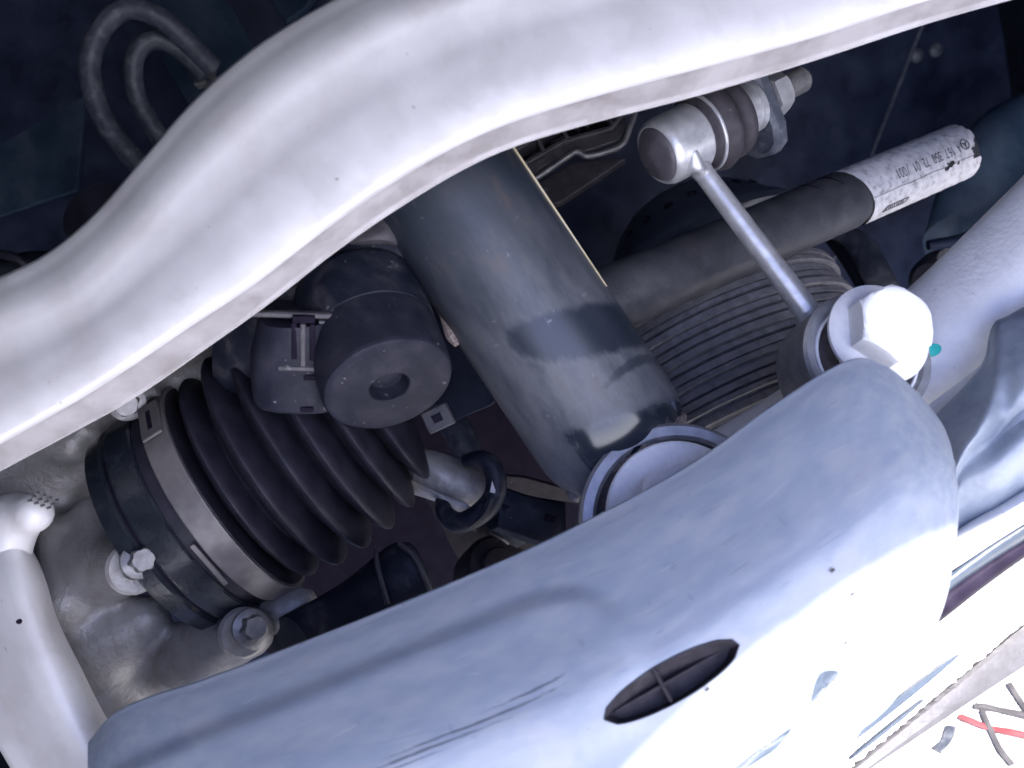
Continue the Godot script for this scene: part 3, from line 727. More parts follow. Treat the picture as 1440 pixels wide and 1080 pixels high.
	g.loft([
		[Vector3(-0.1753, 0.3408, -0.4294), Vector3(-0.1611, 0.3514, -0.4172), Vector3(-0.152, 0.3481, -0.4054), Vector3(-0.1548, 0.3304, -0.3989), Vector3(-0.18, 0.3185, -0.4159)],
		[Vector3(-0.1373, 0.3394, -0.4235), Vector3(-0.1244, 0.3532, -0.4126), Vector3(-0.1139, 0.3506, -0.3957), Vector3(-0.1222, 0.3307, -0.3884), Vector3(-0.1472, 0.3162, -0.4097)],
		[Vector3(-0.1072, 0.3432, -0.4249), Vector3(-0.095, 0.3574, -0.4141), Vector3(-0.0863, 0.3555, -0.3953), Vector3(-0.0896, 0.3318, -0.3888), Vector3(-0.1164, 0.3114, -0.408)],
		[Vector3(-0.1012, 0.3439, -0.4252), Vector3(-0.0865, 0.3541, -0.415), Vector3(-0.0815, 0.3504, -0.402), Vector3(-0.0848, 0.3332, -0.3957), Vector3(-0.1087, 0.3132, -0.4119)]], 5, 4)
	put("shell", g, M.plastic, t)
	g = Geo.new()
	g.tube(curve([Vector3(-0.087, 0.3601, -0.4034), Vector3(-0.0826, 0.3552, -0.3941), Vector3(-0.0831, 0.3443, -0.388), Vector3(-0.0854, 0.3313, -0.3854)], 6), [0.0014], 8)
	put("rim", g, M.grey_plastic, t)
	g = Geo.new()
	g.tube(curve([Vector3(-0.0994, 0.3621, -0.4083), Vector3(-0.1004, 0.3586, -0.3943), Vector3(-0.1041, 0.3445, -0.3849)], 6), [0.0013], 8)
	put("rib", g, M.grey_plastic, t)
	g = Geo.new()
	g.box(Vector3(-0.1226, 0.3431, -0.3802), Vector3(0.005, -0.0003, 0.0001), Vector3(0.0001, 0.0017, -0.0006), Vector3(0, -0.0007, -0.0019), 0.0004)
	put("clip", g, M.dull_steel, t)


# ---------------------------------------------------------------- actuator

func actuator() -> void:
	var ax := Vector3(-0.0669, -0.5614, 0.8429).normalized()      # towards its closed end
	var fc := Vector3(-0.0482, 0.4359, -0.3895)
	var a := thing("actuator", "dusty black round actuator housing with a recessed hole in its end face", "actuator", fc)
	var g := Geo.new()
	var r := 0.0302
	# barrel: end face with a recess, rounded rim, long side
	g.lathe(fc, ax, [[-0.0080, 0.0], [-0.0080, 0.0084], [-0.0005, 0.0092], [0.0, 0.0098], [0.0, r - 0.0035], [-0.0010, r - 0.001], [-0.0030, r], [-0.028, r + 0.0008], [-0.0292, r + 0.0008], [-0.0292, 0.0]], 90)
	put("barrel", g, M.clean_plastic, a, 32.0)
	g = Geo.new()
	g.lathe(fc, ax, [[-0.0285, 0.0], [-0.0285, r - 0.0004], [-0.030, r + 0.0010], [-0.056, r + 0.0020], [-0.060, r + 0.0010], [-0.064, r - 0.003], [-0.064, 0.0]], 90)
	put("motor_case", g, M.plastic, a, 32.0)
	g = Geo.new()
	g.lathe(fc - ax * 0.0072, ax, [[0.0, 0.0080], [0.0006, 0.0078], [0.0010, 0.006], [0.0012, 0.0]], 40)
	put("hole_plug", g, M.clean_plastic, a)
	# gearbox block behind the barrel, hidden in part by the curved arm
	g = Geo.new()
	g.loft([
		[Vector3(-0.1099, 0.4741, -0.4406), Vector3(-0.0998, 0.4882, -0.4351), Vector3(-0.0972, 0.4872, -0.456), Vector3(-0.1122, 0.4614, -0.4573)],
		[Vector3(-0.0845, 0.4693, -0.4336), Vector3(-0.0692, 0.4929, -0.4315), Vector3(-0.0601, 0.4978, -0.4599), Vector3(-0.0877, 0.4544, -0.46)],
		[Vector3(-0.0458, 0.4681, -0.4278), Vector3(-0.0344, 0.4931, -0.4262), Vector3(-0.0201, 0.503, -0.4618), Vector3(-0.0455, 0.454, -0.4652)],
		[Vector3(-0.0192, 0.4625, -0.4364), Vector3(-0.0101, 0.4818, -0.4328), Vector3(0, 0.4947, -0.4694), Vector3(-0.0194, 0.4507, -0.4694)]], 5, 4)
	put("gearbox", g, M.plastic, a)
	g = Geo.new()
	g.loft([
		[Vector3(-0.0428, 0.4921, -0.4365), Vector3(-0.0381, 0.4996, -0.4339), Vector3(-0.0274, 0.5044, -0.4517), Vector3(-0.0345, 0.486, -0.4662)],
		[Vector3(-0.0224, 0.4875, -0.4295), Vector3(-0.0183, 0.4944, -0.4267), Vector3(-0.0042, 0.5031, -0.4512), Vector3(-0.0148, 0.4772, -0.463)],
		[Vector3(-0.0108, 0.4768, -0.4363), Vector3(-0.0055, 0.4829, -0.4332), Vector3(0.0079, 0.4954, -0.459), Vector3(-0.0064, 0.4698, -0.4657)]], 4, 4)
	put("upper_boss", g, M.grey_plastic, a)
	g = Geo.new()
	g.box(Vector3(-0.036, 0.4879, -0.4281), Vector3(0.0016, -0.0004, 0.0002), Vector3(0.0017, 0.0061, -0.0033), Vector3(0, -0.0007, -0.0019), 0.0004)
	put("slot", g, M.dark, a)
	g = Geo.new()
	g.loft([
		[Vector3(-0.1281, 0.4654, -0.4428), Vector3(-0.1132, 0.4878, -0.4435), Vector3(-0.1079, 0.493, -0.4581), Vector3(-0.1305, 0.4601, -0.4674)],
		[Vector3(-0.1151, 0.4615, -0.4318), Vector3(-0.0958, 0.4916, -0.4363), Vector3(-0.0928, 0.4944, -0.4586), Vector3(-0.1184, 0.4535, -0.465)],
		[Vector3(-0.0933, 0.4547, -0.425), Vector3(-0.0727, 0.4873, -0.4305), Vector3(-0.0691, 0.4931, -0.4582), Vector3(-0.0973, 0.4461, -0.4623)],
		[Vector3(-0.0672, 0.4525, -0.4274), Vector3(-0.0495, 0.4811, -0.4325), Vector3(-0.0414, 0.4915, -0.4576), Vector3(-0.0694, 0.4429, -0.4612)]], 5, 5)
	put("side_case", g, M.plastic, a)
	# flashing down the right side
	g = Geo.new()
	g.tube(curve([Vector3(-0.0097, 0.4761, -0.4413), Vector3(-0.01, 0.4616, -0.4339), Vector3(-0.0108, 0.4477, -0.4267), Vector3(-0.0134, 0.4353, -0.418), Vector3(-0.0135, 0.4304, -0.4141)], 6), [0.0018, 0.003, 0.0022, 0.003, 0.0014], 8)
	put("flashing", g, M.rust, a)

	# plug-in connector at its left
	var y := Vector3(0.5343, 0.8424, 0.0765).normalized()
	var x := Vector3(0.9071, -0.3527, 0.022)
	x = (x - y * x.dot(y)).normalized()
	var z := x.cross(y)
	var c := Vector3(-0.0781, 0.4608, -0.3985)
	g = Geo.new()
	g.loft([
		[c - x * 0.0155 - y * 0.021 - z * 0.002, c + x * 0.011 - y * 0.0215 - z * 0.002, c + x * 0.012 - y * 0.020 - z * 0.022, c - x * 0.017 - y * 0.019 - z * 0.022],
		[c - x * 0.0185 - y * 0.018, c + x * 0.013 - y * 0.0185, c + x * 0.014 - y * 0.017 - z * 0.024, c - x * 0.020 - y * 0.016 - z * 0.024],
		[c - x * 0.0190 + y * 0.000, c + x * 0.0135 + y * 0.000, c + x * 0.014 + y * 0.001 - z * 0.026, c - x * 0.0205 + y * 0.002 - z * 0.026],
		[c - x * 0.0165 + y * 0.012, c + x * 0.0115 + y * 0.013, c + x * 0.014 + y * 0.014 - z * 0.028, c - x * 0.019 + y * 0.014 - z * 0.028],
		[c - x * 0.0150 + y * 0.020, c + x * 0.0100 + y * 0.022, c + x * 0.013 + y * 0.024 - z * 0.030, c - x * 0.018 + y * 0.022 - z * 0.030]], 4, 4)
	var plug := put("connector", g, M.clean_plastic, a, 50.0)
	g = Geo.new()
	g.box(c + x * 0.002 + y * 0.0015 + z * 0.0022, x * 0.0125, y * 0.0012, z * 0.0012, 0.0005)
	put("ridge", g, M.grey_plastic, plug)
	g = Geo.new()
	g.box(c + x * 0.0005 + y * 0.0125 + z * 0.0022, x * 0.0013, y * 0.010, z * 0.0012, 0.0005)
	put("latch", g, M.grey_plastic, plug)
	g = Geo.new()
	g.box(c - x * 0.0033 + y * 0.0145 + z * 0.0028, x * 0.0012, y * 0.0085, z * 0.0009, 0.0003)
	g.box(c + x * 0.0046 + y * 0.0140 + z * 0.0028, x * 0.0012, y * 0.0085, z * 0.0009, 0.0003)
	g.box(c + x * 0.0008 + y * 0.0245 + z * 0.0024, x * 0.0048, y * 0.0016, z * 0.0012, 0.0003)
	put("latch_gap", g, M.dark, plug)
	for q in [c + x * 0.0035 - y * 0.0025, c + x * 0.0022 - y * 0.0180]:
		g = Geo.new()
		g.box(q + z * 0.0028, x * 0.0028, y * 0.0012, z * 0.0009, 0.0003)
		put("window", g, M.dark, plug)
	g = Geo.new()
	g.box(c - x * 0.004 + y * 0.0255 - z * 0.001, x * 0.0175, y * 0.0013, z * 0.0022, 0.0006)
	g.box(c + x * 0.011 + y * 0.0225 - z * 0.001, x * 0.004, y * 0.0009, z * 0.0018, 0.0004)
	put("collar", g, M.grey_plastic, plug)


# ---------------------------------------------------------------- damper

func damper_paint() -> Array:      # colour and roughness round the tube: dusty black paint, darker towards the top, with wiped patches
	var w := 640
	var h := 640
	var col := Image.create(w, h, false, Image.FORMAT_RGB8)
	var rou := Image.create(w, h, false, Image.FORMAT_RGB8)
	var nz := FastNoiseLite.new()
	nz.seed = 9
	nz.frequency = 1.0
	nz.fractal_octaves = 5
	for j in h:
		var v := float(j) / h
		for i in w:
			var th := (float(i) / w - 0.5) * TAU      # 0 faces out of the arch
			var px := cos(th) * 2.2
			var pz := sin(th) * 2.2
			var n := nz.get_noise_3d(px * 1.3, v * 7.0, pz * 1.3)
			var n2 := nz.get_noise_3d(px * 6.0 + 9.0, v * 30.0, pz * 6.0)
			var dust := clampf(0.62 + 0.42 * n + 0.2 * n2, 0.0, 1.0) * smoothstep(0.78, 0.12, v)  # fades to the dark base colour towards the top of the tube
			# wiped patch, slanting round the tube
			var vc := 0.312 - 0.055 * th + 0.012 * (th - 0.5) * (th - 0.5)
			var wip := smoothstep(1.5, 0.7, pow(absf((th - 0.62) / 1.02), 4.0) + pow(absf((v - vc) / (0.050 + 0.012 * n)), 2.0) + 0.5 * n2 * smoothstep(0.3, -0.3, v - vc + th * 0.03))
			var streak := smoothstep(1.2, 0.8, Vector2((th - 0.95) / 0.75, (v - 0.175 + 0.02 * th - 0.03 * sin(th * 2.0)) / 0.010).length() + 0.3 * n2) * 0.7
			var vb := 0.085 - 0.045 * th
			var band := smoothstep(1.2, 0.75, absf(v - vb) / (0.050 + 0.008 * n2)) * smoothstep(-0.62, -0.36, th + 0.14 * n2) * smoothstep(2.2, 1.9, th)
			var clean := maxf(maxf(wip, streak), band)
			dust *= 1.0 - 0.93 * clean
			var c := Color(0.011, 0.017, 0.030).lerp(Color(0.150, 0.156, 0.172), dust)
			c = c.lerp(Color(0.075, 0.06, 0.052), 0.45 * smoothstep(0.25, 0.6, n + 0.4 * n2) * (1.0 - clean))
			col.set_pixel(i, j, c.linear_to_srgb())
			var ro := lerpf(0.34, 0.62, dust)
			ro = lerpf(ro, 0.16, band)
			rou.set_pixel(i, j, Color(ro, ro, ro))
	return [ImageTexture.create_from_image(col), ImageTexture.create_from_image(rou)]

func damper() -> void:
	var foot := Vector3(0.0306, 0.3454, -0.3938)
	var top := Vector3(0.015, 0.567, -0.4744)
	var d := thing("damper", "dusty black shock absorber tube slanting down to a bolted eye", "shock absorber", foot)
	var ax := (top - foot).normalized()
	var l := foot.distance_to(top)
	var r := 0.0378
	var e0 := Vector3(0, 0.55, 0) - foot
	e0 = (e0 - ax * e0.dot(ax)).normalized()
	var e1 := ax.cross(e0)
	if e1.dot(Vector3(0.866, -0.4698, 0.171)) < 0.0:
		e1 = -e1
	var tex := damper_paint()
	var m := StandardMaterial3D.new()
	m.albedo_texture = tex[0]
	m.roughness_texture = tex[1]
	m.roughness = 1.0
	m.metallic_specular = 0.6
	m.detail_enabled = true
	m.detail_albedo = specks(15, 70, 0.6, 2.6, Color(0.30, 0.30, 0.33), 512, 0.6)
	m.detail_blend_mode = BaseMaterial3D.BLEND_MODE_MIX
	m.detail_uv_layer = BaseMaterial3D.DETAIL_UV_2
	m.uv2_triplanar = true
	m.uv2_scale = Vector3.ONE * 8.0
	var g := Geo.new()
	var rows := []
	for q in [[-0.010, 0.010], [-0.006, 0.020], [-0.002, 0.0275], [0.003, 0.0325], [0.008, 0.0355], [0.014, 0.0372], [0.022, r], [0.06, r], [0.10, r], [0.14, r], [0.18, r], [l, r]]:
		pass
	var steps := [-0.010, -0.006, -0.002, 0.003, 0.008, 0.014, 0.022, 0.05, 0.08, 0.12, 0.16, 0.20, 0.235]
	var radii := [0.024, 0.0285, 0.0318, 0.0345, 0.0363, 0.0374, r, r, r, r, r, r, r]
	for i in steps.size():
		var row := PackedVector3Array()
		for j in 96:
			var a := TAU * j / 96.0 - PI
			row.append(foot + ax * steps[i] + (e0 * cos(a) + e1 * sin(a)) * radii[i])
		rows.append(row)
	# texture coordinates follow the place on the tube
	for i in rows.size() - 1:
		for j in 96:
			var k := (j + 1) % 96
			var u0 := j / 96.0
			var u1 := (j + 1) / 96.0
			var v0: float = clampf((steps[i] + 0.010) / 0.245, 0.0, 0.999)
			var v1: float = clampf((steps[i + 1] + 0.010) / 0.245, 0.0, 0.999)
			g.tri(rows[i][j], rows[i][k], rows[i + 1][k], Vector2(u0, v0), Vector2(u1, v0), Vector2(u1, v1))
			g.tri(rows[i][j], rows[i + 1][k], rows[i + 1][j], Vector2(u0, v0), Vector2(u1, v1), Vector2(u0, v1))
	g.fan(rows[0])
	var mark := g.t.size()
	g.fan(rows[-1])
	g.flip(mark)
	g.outward(0)
	put("tube", g, m, d, 50.0)
	# a thin pale yellow line along one side of the tube
	g = Geo.new()
	var strip := PackedVector3Array()
	for i in 24:
		var f := i / 23.0
		var a := 1.30
		strip.append(foot + ax * lerpf(0.073, 0.20, f) + (e0 * cos(a) + e1 * sin(a)) * (r + 0.0004))
	g.tube(strip, [0.0004, 0.0006, 0.0003], 6)
	put("yellow_line", g, M.yellow, d)
	# weld and eye
	g = Geo.new()
	var eye_ax := Vector3(0.15, 0.5691, 0.8038).normalized()
	var ec := Vector3(0.033, 0.3267, -0.3465)
	var wl := Geo.new()
	var bead := PackedVector3Array()
	for i in 20:
		var a := lerpf(-0.35, 1.5, i / 19.0)
		bead.append(foot + ax * (0.0015 + 0.0007 * sin(i * 2.3)) + (e0 * cos(a) + e1 * sin(a)) * 0.0335)
	wl.tube(bead, [0.0018, 0.0026, 0.0020, 0.0026, 0.0016], 8)
	put("weld_bead", wl, M.rust, d)
	put("eye", ring(ec - eye_ax * 0.022, eye_ax, 0.0375, 0.0450, 0.030, 0.0016, 80), M.steel, d)
	put("bushing", ring(ec - eye_ax * 0.020, eye_ax, 0.014, 0.0374, 0.0245, 0.0022, 80), M.bush, d)
	# neck between tube and eye
	var f := Field.new()
	f.soft = 0.012
	f.rod(foot + ax * 0.006, ec - eye_ax * 0.012 + (foot - ec).normalized() * 0.042, 0.026, 0.013)
	f.rod(Vector3(0.0016, 0.3447, -0.3882), Vector3(0.0135, 0.3487, -0.3843), 0.006, 0.009)
	f.rod(Vector3(0.0659, 0.335, -0.3847), Vector3(0.0521, 0.3416, -0.3818), 0.006, 0.010)
	f.mesh_into(g, 0.0026)
	put("neck", g, M.dull_steel, d, 60.0)
	g = Geo.new()
	g.lathe(ec + eye_ax * 0.009 + Vector3(-0.0002, 0.0034, -0.0012), eye_ax, [[0.0, 0.0305], [0.0008, 0.0318], [0.0050, 0.0318], [0.0058, 0.0309], [0.0058, 0.0]], 80)
	var wsh := put("bolt", g, M.zinc, d)
	g = Geo.new()
	hex_head(g, ec + eye_ax * 0.014, eye_ax, Vector3(0.6732, 0.7198, -0.262), 0.0215, 0.014)
	put("head", g, M.zinc, wsh, 30.0)


# ---------------------------------------------------------------- stabiliser link

func stabiliser_link() -> void:
	var s := thing("stabiliser_link", "grey steel stabiliser link with a booted ball joint above and a bushed eye below", "stabiliser link", Vector3(0.1337, 0.367, -0.3697))
	var ax := Vector3(0.9055, -0.1016, -0.3036).normalized()
	var c := Vector3(0.1091, 0.4625, -0.4098)
	var g := Geo.new()
	g.lathe(c, ax, [[0.0030, 0.0], [0.0030, 0.0118], [0.0014, 0.0124], [0.0012, 0.0134], [0.0022, 0.0148], [0.0046, 0.0158], [0.022, 0.0162], [0.0235, 0.0152], [0.024, 0.0]], 60)
	put("joint_housing", g, M.steel, s, 35.0)
	g = Geo.new()
	g.lathe(c + ax * 0.0034, ax, [[0.0, 0.0132], [-0.0022, 0.0128], [-0.0036, 0.0114], [-0.0040, 0.0085], [-0.0050, 0.0050], [-0.0055, 0.0]], 40)
	put("end_cap", g, M.grey_plastic, s)
	# boot: rings and a wire
	g = Geo.new()
	g.lathe(c, ax, [[0.0225, 0.012], [0.024, 0.0165], [0.0262, 0.0182], [0.028, 0.0186], [0.0305, 0.0208], [0.0335, 0.0214], [0.0365, 0.0204], [0.0385, 0.0165], [0.0392, 0.0152], [0.041, 0.0180], [0.0435, 0.0196], [0.0465, 0.0190], [0.0488, 0.0155], [0.050, 0.0125], [0.051, 0.009]], 64)
	put("boot", g, M.boot_rubber, s, 60.0)
	g = ring(c + ax * 0.0262, ax, 0.0172, 0.0194, 0.0015, 0.0004, 64)
	put("boot_ring", g, M.steel, s)
	g = Geo.new()
	g.lathe(c, ax, [[0.050, 0.0], [0.050, 0.0105], [0.051, 0.0118], [0.0575, 0.0118], [0.058, 0.0126], [0.0605, 0.0126], [0.061, 0.012], [0.061, 0.0]], 48)
	put("collar", g, M.steel, s)
	g = Geo.new()
	hex_head(g, c + ax * 0.0705, ax, Vector3(0.5866, 0.7668, -0.2791), 0.0098, 0.0098)
	put("nut", g, M.steel, s, 30.0)
	g = Geo.new()
	var prof := [[0.055, 0.0064]]
	for i in 14:
		var t := 0.0785 + i * 0.00125
		prof.append([t, 0.0055])
		prof.append([t + 0.00055, 0.0064])
		prof.append([t + 0.00075, 0.0064])
	prof.append([0.0972, 0.0052])
	prof.append([0.0975, 0.0])
	g.lathe(c, ax, prof, 32)
	put("stud", g, M.dull_steel, s, 30.0)

	# the rod
	var r0 := Vector3(0.1247, 0.4506, -0.4087)
	var r1 := Vector3(0.1344, 0.3666, -0.3738)
	g = Geo.new()
	g.tube(curve([r0, r0.lerp(r1, 0.3), r0.lerp(r1, 0.7), r1], 6), [0.0046, 0.0050, 0.0054, 0.0060], 28)
	put("rod", g, M.steel, s, 60.0)
	var f := Field.new()
	f.soft = 0.006
	f.rod(r0 + (r0 - r1).normalized() * 0.006, r0 + (r1 - r0).normalized() * 0.006, 0.0060, 0.0050)
	f.rod(Vector3(0.1228, 0.4573, -0.4004), Vector3(0.1224, 0.4498, -0.3988), 0.0026, 0.0022)
	f.rod(Vector3(0.1173, 0.4515, -0.4036), Vector3(0.1191, 0.4528, -0.402), 0.0024, 0.0022)
	g = Geo.new()
	f.mesh_into(g, 0.0012)
	put("weld", g, M.steel, s, 70.0)
	# the eye
	var ea := Vector3(0.2539, 0.511, 0.8197).normalized()
	var ec := Vector3(0.1406, 0.354, -0.3458)
	put("eye", ring(ec - ea * 0.032, ea, 0.0238, 0.0292, 0.032, 0.0014, 80), M.steel, s)
	put("eye_sleeve", ring(ec - ea * 0.031, ea, 0.0222, 0.0236, 0.0300, 0.0004, 80), M.zinc, s)
	put("bushing", ring(ec - ea * 0.030, ea, 0.010, 0.0221, 0.0245, 0.0025, 80), M.bush, s)
	f = Field.new()
	f.soft = 0.008
	f.rod(r1 + (r0 - r1).normalized() * 0.006, Vector3(0.1326, 0.3612, -0.3718), 0.0058, 0.0070)
	f.rod(Vector3(0.1285, 0.3606, -0.3716), Vector3(0.1212, 0.3561, -0.3721), 0.0048, 0.0042)
	f.rod(Vector3(0.1339, 0.3633, -0.3726), Vector3(0.1424, 0.3637, -0.3727), 0.005, 0.0042)
	g = Geo.new()
	f.mesh_into(g, 0.0014)
	put("eye_neck", g, M.steel, s, 70.0)
	# bolt with flange
	g = Geo.new()
	var bc := Vector3(0.1474, 0.3614, -0.3432)
	g.lathe(bc, ea, [[-0.012, 0.008], [-0.004, 0.008], [-0.0035, 0.0216], [-0.003, 0.0224], [-0.0008, 0.0226], [0.0010, 0.0205], [0.0022, 0.0170], [0.0022, 0.0]], 64)
	var bolt := put("bolt", g, M.zinc, s, 45.0, "bright flanged hexagon bolt through the link eye")
	g = Geo.new()
	hex_head(g, bc + ea * 0.0016, ea, Vector3(-0.5693, -0.7762, 0.2825), 0.0150, 0.0135)
	put("head", g, M.zinc, bolt, 30.0)

	# the bracket plate that takes the stud
	var b := thing("stabiliser_bracket", "dark bracket plate between the joint boot and the threaded nut", "bracket", Vector3(0.1762, 0.4502, -0.4426))
	var n := ax
	var m := c + ax * 0.0615
	var yy := (Vector3(0.5433, 0.7903, -0.2876) - n * n.dot(Vector3(0.5433, 0.7903, -0.2876))).normalized()
	var xx := n.cross(yy)
	if xx.dot(Vector3(0, 0.342, 0.9397)) > 0.0:
		xx = -xx
	g = Geo.new()
	var poly := PackedVector3Array()
	for q in [[-0.0095, 0.060], [-0.0095, -0.014], [-0.006, -0.0225], [0.001, -0.0262], [0.014, -0.0255], [0.024, -0.020], [0.028, -0.012], [0.028, 0.060]]:
		poly.append(m + xx * q[0] + yy * q[1])
	g.plate(poly, n * 0.009, 0.0022)
	put("plate", g, M.hose, b)


# ---------------------------------------------------------------- the curved arm across the top

func curved_arm() -> void:
	var a := thing("control_arm", "long curved pale aluminium control arm sweeping across the top", "control arm", Vector3(0.0384, 0.5319, -0.3765))
	var st := []
	var data := [
		[Vector3(-0.1972, 0.5594, -0.4078), Vector3(-0.1935, 0.5442, -0.3895), Vector3(-0.2015, 0.5046, -0.3687), Vector3(-0.2131, 0.4938, -0.3818)],
		[Vector3(-0.1643, 0.5568, -0.4069), Vector3(-0.1595, 0.5404, -0.386), Vector3(-0.1576, 0.5044, -0.3665), Vector3(-0.167, 0.4924, -0.3802)],
		[Vector3(-0.142, 0.5554, -0.4064), Vector3(-0.1345, 0.5389, -0.3833), Vector3(-0.13, 0.5057, -0.3649), Vector3(-0.1383, 0.4923, -0.3791)],
		[Vector3(-0.1166, 0.5588, -0.4054), Vector3(-0.1059, 0.5443, -0.3821), Vector3(-0.0988, 0.5079, -0.3625), Vector3(-0.1034, 0.4954, -0.3771)],
		[Vector3(-0.0866, 0.568, -0.4078), Vector3(-0.0742, 0.5542, -0.3825), Vector3(-0.0684, 0.5097, -0.3599), Vector3(-0.0694, 0.499, -0.3752)],
		[Vector3(-0.0549, 0.5779, -0.4092), Vector3(-0.0451, 0.5618, -0.3821), Vector3(-0.037, 0.5138, -0.3582), Vector3(-0.0366, 0.5038, -0.3737)],
		[Vector3(-0.0207, 0.5838, -0.4092), Vector3(-0.0131, 0.5665, -0.3816), Vector3(-0.0067, 0.5168, -0.3561), Vector3(-0.0049, 0.5067, -0.3716)],
		[Vector3(0.0171, 0.5842, -0.4083), Vector3(0.0208, 0.5675, -0.3799), Vector3(0.0232, 0.5174, -0.3542), Vector3(0.0256, 0.5074, -0.3697)],
		[Vector3(0.0563, 0.5805, -0.4059), Vector3(0.0528, 0.5628, -0.3771), Vector3(0.0484, 0.515, -0.3523), Vector3(0.0505, 0.505, -0.3678)],
		[Vector3(0.0986, 0.5723, -0.404), Vector3(0.0908, 0.5548, -0.3742), Vector3(0.0813, 0.5082, -0.3498), Vector3(0.0836, 0.4976, -0.3651)],
		[Vector3(0.1461, 0.5611, -0.401), Vector3(0.1341, 0.5446, -0.3716), Vector3(0.1205, 0.4984, -0.3473), Vector3(0.125, 0.4868, -0.3622)],
		[Vector3(0.2003, 0.5475, -0.3992), Vector3(0.1842, 0.5301, -0.3695), Vector3(0.1662, 0.4865, -0.3462), Vector3(0.1736, 0.4758, -0.3614)],
		[Vector3(0.2556, 0.5329, -0.3982), Vector3(0.2353, 0.517, -0.369), Vector3(0.2163, 0.4761, -0.3466), Vector3(0.2261, 0.4648, -0.3617)],
		[Vector3(0.3195, 0.5159, -0.3984), Vector3(0.2952, 0.5, -0.3692), Vector3(0.2729, 0.4607, -0.3474), Vector3(0.2855, 0.4498, -0.3626)]]
	var out := Vector3(0, 0.342, 0.9397)
	for q in data:
		var t: Vector3 = q[0]
		var k: Vector3 = q[1]
		var m: Vector3 = q[2]
		var b: Vector3 = q[3]
		var back := -out * 0.030
		st.append(PackedVector3Array([
			t, t.lerp(k, 0.35) + out * 0.0040, t.lerp(k, 0.75) + out * 0.0034, k.lerp(m, 0.03) + out * 0.0012,
			k.lerp(m, 0.18) + out * 0.0008, k.lerp(m, 0.35) + out * 0.0010, k.lerp(m, 0.54) + out * 0.0026, k.lerp(m, 0.78) + out * 0.0034, k.lerp(m, 0.95) + out * 0.0022,
			m.lerp(b, 0.05) + out * 0.0016, m.lerp(b, 0.17) + out * 0.0006, m.lerp(b, 0.27) - out * 0.0012, m.lerp(b, 0.9), b, b + back * 0.2, b.lerp(t, 0.3) + back, t.lerp(b, 0.25) + back]))
	var g := Geo.new()
	var skin := Geo.new()
	var all := skin.loft(st, 7, 4)
	var lip := Geo.new()
	for i in skin.t.size() / 3:
		var col := int(skin.uv[i * 3 + 2].x * 68.0 + 0.5)
		var to := lip if i < (all.size() - 1) * 68 * 2 and minf(skin.uv[i * 3].x, minf(skin.uv[i * 3 + 1].x, skin.uv[i * 3 + 2].x)) * 68.0 > 40.5 and maxf(skin.uv[i * 3].x, maxf(skin.uv[i * 3 + 1].x, skin.uv[i * 3 + 2].x)) * 68.0 < 54.5 else g
		to.tri(skin.t[i * 3], skin.t[i * 3 + 1], skin.t[i * 3 + 2])
	put("arm", g, M.arm_alu, a, 60.0)
	put("edge_flange", lip, M.dirty_alu, a, 60.0, "dirty grey brown flange along the lower edge of the arm")


# ---------------------------------------------------------------- the guarded arm across the bottom

